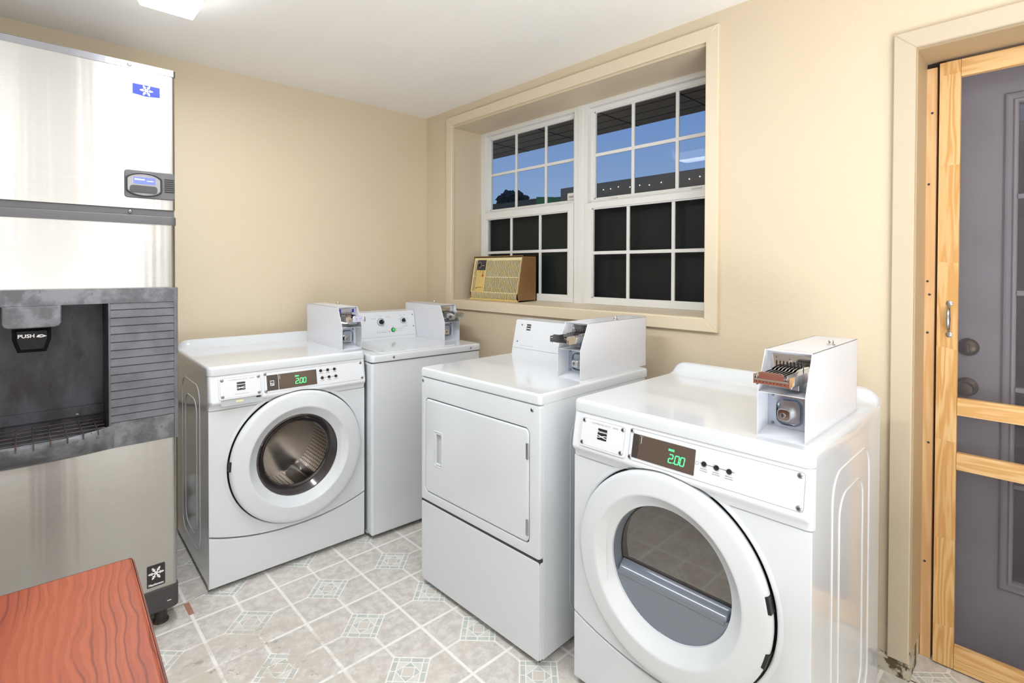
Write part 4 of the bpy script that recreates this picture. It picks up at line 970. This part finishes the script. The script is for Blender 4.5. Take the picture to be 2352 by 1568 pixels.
# ================================================================== ice machine
def snowflake(g, cx, cz, r, Mx, w=.0012, th=.0004, dots=True):
    for k in range(6):
        A = Mx @ T(cx, cz, 0) @ RZ(math.radians(60*k+30))
        g.box(-r*.085, r*.085, r*.15, r, 0, th, Mx=A)
        for q, l in ((.42, .26), (.68, .20)):
            for s_ in (1, -1): g.box(-r*.06, r*.06, 0, r*l, 0, th, Mx=A @ T(0, r*q, .0001+.00005*s_) @ RZ(s_*math.radians(-50)))
    g.plate([circ(0, 0, r*.2, 6)], [(0, 0), (0, th*1.5)], Mx @ T(cx, cz, 0))
def ice_machine():
    X, Y = -1.6774, -.8167; W = .79; D = .80
    t = thing('ice_machine', 'tall stainless ice dispenser with charcoal plastic dispensing bay', 'ice machine', (X, Y, 0))
    # local: front y=0, right edge x=0, extends to x=-W
    g = G()
    for za, zb_ in ((.150, .745), (1.215, 1.487)): g.plate([rr(-W, .0, 0, D, .016, 5)], [(0, za), (0, zb_)], I4)
    for xa, xb in ((-.198, 0), (-W, -.597)): g.plate([rr(xa, .0, xb, D, .003, 2)], [(0, .745), (0, 1.215)], I4)
    g.box(-.60, -.19, .19, D, .745, 1.215)
    bin_ = g.done('storage_bin', M['steel'], t)
    g = G(); g.plate([rr(-W-.003, -.004, .003, D, .022, 5)], [(0, 1.487), (0, 1.513), (.002, 1.517)], I4); g.done('bin_cap', M['icedark'], t)
    g = G(); g.box(-W+.0, -.004, .004, D-.02, 1.517, 1.541, .002); g.done('head_base', M['icedark'], t)
    hd = G().plate([rr(-W, .0, -.001, D-.02, .010, 4)], [(0, 1.541), (0, 2.033)], I4).done('ice_maker_head', M['steel'], t)
    g = G(); g.plate([rr(-W-.001, -.003, .001, D-.02, .008, 3)], [(0, 2.033), (0, 2.054), (.002, 2.056)], I4); tc_ = g.done('top_cap', M['steeltop'], t)
    add_screws(t, [(-.139, 2.044)], T(0, -.003, 0) @ MF, .0050, m=M['black']); add_screws(t, [(-.139, 1.528)], T(0, -.003, 0) @ MF, .0050)
    g = G(); g.plate([rr(-W-.004, -.006, .005, D, .026, 6)], [(0, .070), (0, .145), (.003, .151)], I4); g.done('base', M['icebase'], t)
    for px in (-.045, -W+.045):
        for py in (.055, D-.06): G().lathe([(.026, 0), (.026, .006), (.020, .010), (.020, .072)], T(px, py, 0), 20).done('foot', M['rust'], t)
    G().box(-.035, -.022, -.0068, -.0062, .098, .101).done('base_scratch', M['paper'], t, wn=False)
    # badges
    F = MF
    bd = G().plate([[(-.132, 1.930), (-.120, 1.9265), (-.090, 1.9245), (-.060, 1.9255), (-.047, 1.928), (-.047, 1.984), (-.132, 1.984)]], [(0, 0), (0, .0008), (.0008, .0014)], F).done('badge', M['badgewhite'], hd, label='white and blue badge with a snowflake')
    G().plate([[(-.1335, 1.929), (-.120, 1.925), (-.090, 1.923), (-.060, 1.924), (-.0455, 1.9265), (-.0455, 1.9855), (-.1335, 1.9855)]], [(0, 0), (0, .0006)], F).done('badge_rim', M['ink'], bd, wn=False)
    top = [(-.130+.083*k/10*.985, 1.9465-.0045*(1-abs(k-5)/5)) for k in range(11)]
    G().plate([top+[(-.0485, 1.9825), (-.130, 1.9825)]], [(0, .0014), (0, .0018)], F).done('badge_field', M['badgeblue'], bd, wn=False)
    g2 = G(); g2.text('Manitowoc', .0105, F @ T(-.0885, 1.9345, .0015), .0001, sx=1.0); g2.done('badge_lettering', M['ink'], bd, wn=False)
    g = G(); snowflake(g, -.089, 1.9635, .0195, F @ T(0, 0, .0018)); g.done('snowflake', M['wink'], bd, wn=False)
    b2 = G().plate([rr(-.096, .165, -.040, .245, .004, 3)], [(0, 0), (0, .001)], F).done('lower_badge', M['logo'], bin_, label='black badge with a white snowflake')
    g = G(); snowflake(g, -.068, .214, .024, F @ T(0, 0, .001)); g.text('Manitowoc', .0118, F @ T(-.068, .1735, .0011), .0001, sx=.88, bold=.0004); g.done('lower_badge_lettering', M['wink'], b2, wn=False)
    # display module
    dm = G().plate([rr(-.155, 1.578, -.004, 1.676, .010, 4)], [(0, 0), (0, .003), (.002, .005)], F).done('display_module', M['icedark'], hd)
    oval = lambda e: [( -.0975+(.0545-e)*max(-1, min(1, 1.12*math.cos(a_)))*1.0, 1.6265+(.043-e)*math.copysign(abs(math.sin(a_))**.75, math.sin(a_))) for a_ in [2*math.pi*k/48 for k in range(48)]]
    G().plate([oval(0), oval(.006)], [(0, .004), (.001, .009), (.003, .010), (.006, .006)], F, back=False, front=False).done('bezel', M['icebase'], dm, ang=60)
    G().plate([oval(.006)], [(0, .004), (0, .0052)], F).done('bezel_face', mat('bezel_silver', (150, 148, 150), .3, metal=.5), dm)
    G().plate([rr(-.129, 1.628, -.064, 1.652, .001, 1)], [(0, .0052), (0, .0062)], F).done('lcd', M['lcd'], dm)
    g = G(); smallprint(g, -.126, -.096, 1.644, F @ T(0, 0, .0062), .006); smallprint(g, -.090, -.070, 1.640, F @ T(0, 0, .0062), .004); g.done('lcd_digits', M['lcdtxt'], dm, wn=False)
    G().plate([rr(-.140, 1.596, -.058, 1.623, .010, 4)], [(0, .005), (0, .007), (.002, .008)], F).done('keypad', M['icebase'], dm)
    g = G()
    for k in range(7): g.box(-.036, -.005, 1.605+.0075*k, 1.6085+.0075*k, .005, .0062, Mx=F)
    g.done('vent_slot', M['black'], dm, wn=False)
    # dispensing bay
    x0, x1, z0, z1, yp = -.592, -.203, .784, 1.206, -.010
    g = G(); B = T(0, 0, 0) @ MF
    # panel face right of the well, in overlapping slats
    zz = [1.206]+[1.182-(1.182-.815)/13*k for k in range(14)]+[.790]
    for xa, xb in ((x1, 0.003), (-W-.003, x0)):
        g.box(xa, xb, -.008, 0, .702, .790, 0)
        g.box(xa, xb, -.003, 0, .79, 1.206)
    g.box(-W-.003, .003, -.012, 0, 1.206, 1.257)
    fr = g.done('bay_frame', M['iceframe'], t, wn=False)
    for xa, xb in ((x1+.004, -.010), (-W+.010, x0-.004)):
        g = G(); prof = []
        for k in range(len(zz)-1):
            prof += [(-.0125, zz[k+1]+.0012), (-.0075, zz[k]-.0003), (-.0045, zz[k]-.0008), (-.0045, zz[k]+.0012)][0:3]
        pl = [(0, .790)]
        for k in range(len(zz)-2, -1, -1): pl += [(-.0058, zz[k+1]+.0004), (-.0108, zz[k+1]+.0022), (-.0090, zz[k]-.0012)]
        pl += [(0, 1.206)]
        g.prism(pl, 'x', xa, xb); g.done('slatted_panel', M['iceslat'], t, ang=20)
    for xa, xb, za, zb_ in ((-.0105, .003, .70, 1.2575), (x1-.001, x1+.0055, .78, 1.208), (-W-.003, -W+.0105, .70, 1.2575), (x0-.0055, x0+.001, .78, 1.208)):
        G().box(xa, xb, -.0125, 0, za, zb_, .003).done('bay_edge', M['iceslat'], t)
    # well
    g = G(); dep = .17
    g.box(x0, x1, dep, dep+.004, z0-.03, z1); g.box(x0-.004, x0, -.001, dep, z0-.03, z1); g.box(x1, x1+.004, -.001, dep, z0-.03, z1)
    g.box(x0, x1, -.001, dep, z1, z1+.004); g.box(x0, x1, -.001, dep, z0-.034, z0-.03); g.box(x0, x1, dep-.012, dep, .795, .83)
    g.done('dispensing_well', M['icewell'], t, wn=False)
    # hood over the chute
    xc = (x0+x1)/2
    hood = [(-.071, 1.206), (-.071, 1.150), (-.066, 1.140), (-.055, 1.135), (.055, 1.135), (.066, 1.140), (.071, 1.150), (.071, 1.206)]
    g = G(); g.plate([[(xc+u, v) for u, v in hood]], [(0, -.14), (0, .010), (.003, .0145)], MF); g.done('chute_hood', M['iceframe'], t, ang=30)
    lv = [(-.048, 1.136), (-.048, 1.096), (-.036, 1.054), (.036, 1.054), (.048, 1.096), (.048, 1.136)]
    g = G(); g.plate([[(xc+u, v) for u, v in lv]], [(0, -.05), (.001, -.012), (.012, .0)], MF @ T(0, 0, -.012)); lever = g.done('push_lever', M['lever'], t, ang=25)
    g = G(); g.text('PUSH', .0155, MF @ T(xc-.014, 1.108, -.0118), .0002, sx=1.1, bold=.0004)
    g.plate([[(xc+.010, 1.104), (xc+.022, 1.102), (xc+.036, 1.106), (xc+.024, 1.112), (xc+.014, 1.111)], [(xc+.016, 1.106), (xc+.023, 1.105), (xc+.029, 1.107), (xc+.023, 1.109)]], [(0, -.012), (0, -.0114)], MF)
    g.done('lever_lettering', M['wink'], lever, wn=False)
    # drip tray: rounded lip bulging forward, pan and wire grille
    g = G(); n = 28; rings = []
    for k in range(n+1):
        s_ = -1+2*k/n; bul = math.cos(s_*math.pi/2)**.75 if abs(s_) < 1 else 0; x = xc+s_*.208
        def q(o, z): return (x, (-.0100 if o else -.004)-(o)*bul, z)
        rings.append([g.b.verts.new(q(*p)) for p in ((.002, .703), (.030, .704), (.075, .722), (.100, .750), (.108, .772), (.106, .782), (.098, .786), (.090, .782), (.088, .768), (.0, .768))])
    for A, B_ in zip(rings, rings[1:]):
        for k in range(10): g.b.faces.new((A[k], A[(k+1) % 10], B_[(k+1) % 10], B_[k]))
    g.done('drip_tray_lip', M['iceframe'], t, ang=50)
    g = G(); pp = [(x0+.002, dep-.002), (x0+.002, 0)]+[(xc+q/10*.190, -.010-.082*math.cos(q/10*.190/.208*math.pi/2)) for q in range(-10, 11)]+[(x1-.002, 0), (x1-.002, dep-.002)]; g.prism(pp, 'z', .752, .756); g.done('drip_pan', M['icebase'], t, wn=False)
    g = G()
    for y in (-.07, -.02, .03, .08, .13):
        hw = .185 if y > 0 else .185*math.sqrt(max(.1, 1-(abs(y)/.11)**2)); g.tube([(xc-hw, y, .782), (xc+hw, y, .782)], .0022, 6)
    for k in range(9):
        x = xc-.16+.04*k; yf = -.013-.098*math.cos((x-xc)/.208*math.pi/2)**.75; g.tube([(x, .13, .786), (x, yf+.012, .786), (x, yf-.008, .790), (x, yf-.012, .772)], .0018, 6)
    g.done('drip_grille', M['rust'], t)
    G().lathe([(.006, 0), (.006, .003), (0, .004)], T(x1-.075, .1, .8) @ MF @ T(0, 0, -.06), 12).done('screw', M['screw'], t)
ice_machine()
# wrapped drain pipe and cord in the gap beside the ice machine
g = G(); pth = [(-1.61+.01*math.sin(k), -.060, .0+.27*k/16) for k in range(17)]
g.tube(pth, [.022+.008*random.random() for _ in pth], 14)
o = g.done('drain_pipe', M['rag'], ang=80); o['label'] = 'white wrapped drain pipe at the wall between ice machine and washer'; o['category'] = 'pipe'
g = G(); g.tube([(-1.70, -.012, .600), (-1.66, -.014, .604), (-1.62, -.02, .622), (-1.58, -.02, .630), (-1.53, -.012, .655)], .006, 8)
o = g.done('power_cord', M['black']); o['label'] = 'black cord on the wall between ice machine and washer'; o['category'] = 'cord'

# ================================================================== table in the foreground
t = thing('table', 'reddish cherry wood table in the lower left foreground', 'table', (-2.35, -2.17, 0), math.radians(-2))
TX, TY = .4010, .4115
g = G(); g.plate([rr(-TX, -TY, TX, TY, .013, 3)], [(.010, .712), (.002, .716), (0, .722), (0, .732), (.003, .7365), (.006, .7368), (.007, .7385), (.010, .740)], I4)
tt = g.done('tabletop', M['cherry'], t, ang=20)
g = G(); g.plate([rr(-TX-.0005, -TY-.0005, TX+.0005, TY+.0005, .013, 3), rr(-TX+.006, -TY+.006, TX-.006, TY-.006, .001, 1)], [(.009, .7125), (.001, .717), (0, .722), (0, .7325), (.003, .7372)], I4); g.done('edge_banding', M['cherryedge'], tt, ang=20)
for a in (-1, 1):
    for b_ in (-1, 1): G().box(-.022, .022, -.022, .022, 0, .712, .003).done('leg', M['cherryedge'], t, Mx=T(a*(TX-.05), b_*(TY-.05), 0))
G().box(-TX+.05, TX-.05, -TY+.04, -TY+.058, .63, .712).box(-TX+.05, TX-.05, TY-.058, TY-.04, .63, .712).box(-TX+.04, -TX+.058, -TY+.05, TY-.05, .63, .712).box(TX-.058, TX-.04, -TY+.05, TY-.05, .63, .712).done('apron', M['cherryedge'], t, wn=False)

# ================================================================== window air conditioner on the sill
t = thing('air_conditioner', 'old brown and gold window air conditioner on the sill', 'air conditioner', (.16, -.621, 1.1332))
F = Matrix(((0, 0, -1, 0), (-1, 0, 0, 0), (0, 1, 0, 0), (0, 0, 0, 1)))      # u right (-y), v up, w towards the room (-x)
A = T(-.16, .621, -1.1332)
ya, yb = -.392, -.852
g = G(); pf = [(.114, 1.412), (.232, 1.410), (.232, 1.1335), (.080, 1.1335), (.072, 1.180)]
for a, b_ in ((ya, ya-.006), (yb+.006, yb)): g.prism(pf, 'y', a, b_, A)
g.box(.114, .232, ya, yb, 1.406, 1.412, Mx=A); g.box(.080, .232, ya, yb, 1.1335, 1.1375, Mx=A); g.box(.226, .232, ya, yb, 1.134, 1.411, Mx=A)
g.done('case', M['brown'], t, ang=20)
G().box(.150, .224, ya-.007, yb+.007, 1.14, 1.404, Mx=A).prism([(.135, 1.40), (.16, 1.40), (.16, 1.15), (.105, 1.15)], 'y', ya-.008, yb+.008, A).done('inner_baffle', M['acdark'], t, wn=False)
fa = math.atan2(.040, .225)       # face leans back
# face frame: plane through (x=.118,z=1.402) and (.078,z=1.178)
FM = A @ T(.080, -.3985, 1.180) @ Matrix.Rotation(fa, 4, 'Y') @ F     # u along -y 0..0.447, v up slope 0..0.228
UW, VH = .447, .224
g = G(); g.plate([rr(0, 0, UW, VH, .004, 2), rr(.008, .0, UW-.008, VH-.018, .003, 2)], [(0, -.004), (0, .003), (.001, .004)], FM)
for v in (.0, .098): g.box(.004, UW-.004, v-.002, v+.002, .001, .005, Mx=FM)
fr = g.done('face_frame', M['gold'], t)
nb = 34
for part in range(1):
    g = G()
    for k in range(nb):
        u = .014+(UW-.028)*k/(nb-1)
        if .040 < u < .128:
            pass
        else: g.box(u-.0021, u+.0021, .0, VH-.017, .0, .006, .0008, Mx=FM)
        # lower, curving under
        g.prism([(0, 0.006), (-.030, .0045), (-.042, -.003), (-.040, -.006), (-.028, .0005), (0, .001)], 'x', u-.0024, u+.0024, FM @ Matrix(((1, 0, 0, 0), (0, 1, 0, 0), (0, 0, 1, 0), (0, 0, 0, 1))))
    g.done('grille', M['gold'], t, wn=False)
G().box(.002, UW-.002, -.052, -.040, -.010, .004, .002, Mx=FM).done('lower_lip', M['goldpl'], t)
pn = G().plate([[(.040, .0), (.128, .0), (.128, VH-.012), (.040, VH-.012), (.042, .06)]], [(0, .001), (0, .0065), (.001, .0075)], FM).done('control_panel', M['goldpl'], t)
G().plate([rr(.042, .142, .126, VH-.016, .001, 1)], [(0, .0075), (0, .0083)], FM).done('control_plate', M['dkink'], pn)
g = G(); g.plate([[(.064+.016*math.cos(math.radians(k*12-100)), .176+.020*math.sin(math.radians(k*12-100))) for k in range(23)]+[(.064+.0145*math.cos(math.radians(k*12-100)), .176+.0185*math.sin(math.radians(k*12-100))) for k in range(22, -1, -1)]], [(0, .0083), (0, .0088)], FM)
g.box(.088, .110, .171, .1735, .0083, .0088, Mx=FM); g.done('dial_mark', M['gold'], pn, wn=False)
G().lathe([(.007, .008), (.006, .016), (0, .016)], FM @ T(.064, .176, 0), 16).done('dial', M['black'], pn)
g = G(); g.lathe([(.009, .0076), (.009, .0080), (0, .0080)], FM @ T(.106, .106, 0), 16); g.plate([[(.1025, .11), (.1095, .11), (.1085, .136), (.106, .140), (.1035, .136)]], [(0, .0076), (0, .008)], FM)
g.box(.066, .086, .134, .1355, .0076, .008, Mx=FM); g.box(.068, .086, .126, .1275, .0076, .008, Mx=FM); g.done('thermometer_print', M['orange'], pn, wn=False)
g = G(); g.plate([[(.052, .020), (.062, .020), (.062, .034)]], [(0, .0076), (0, .008)], FM); g.box(.066, .115, .028, .030, .0076, .008, Mx=FM); g.done('panel_print', M['acdark'], pn, wn=False)

# ---- keep every tree at thing > part > sub-part
def depth(o): return 0 if o.parent is None else 1+depth(o.parent)
bpy.context.view_layer.update()
for o in list(bpy.data.objects):
    if depth(o) > 2:
        a = o.parent; M_ = o.matrix_local.copy()
        while depth(a) > 1: M_ = a.matrix_local @ M_; a = a.parent
        o.parent = a; o.matrix_local = M_
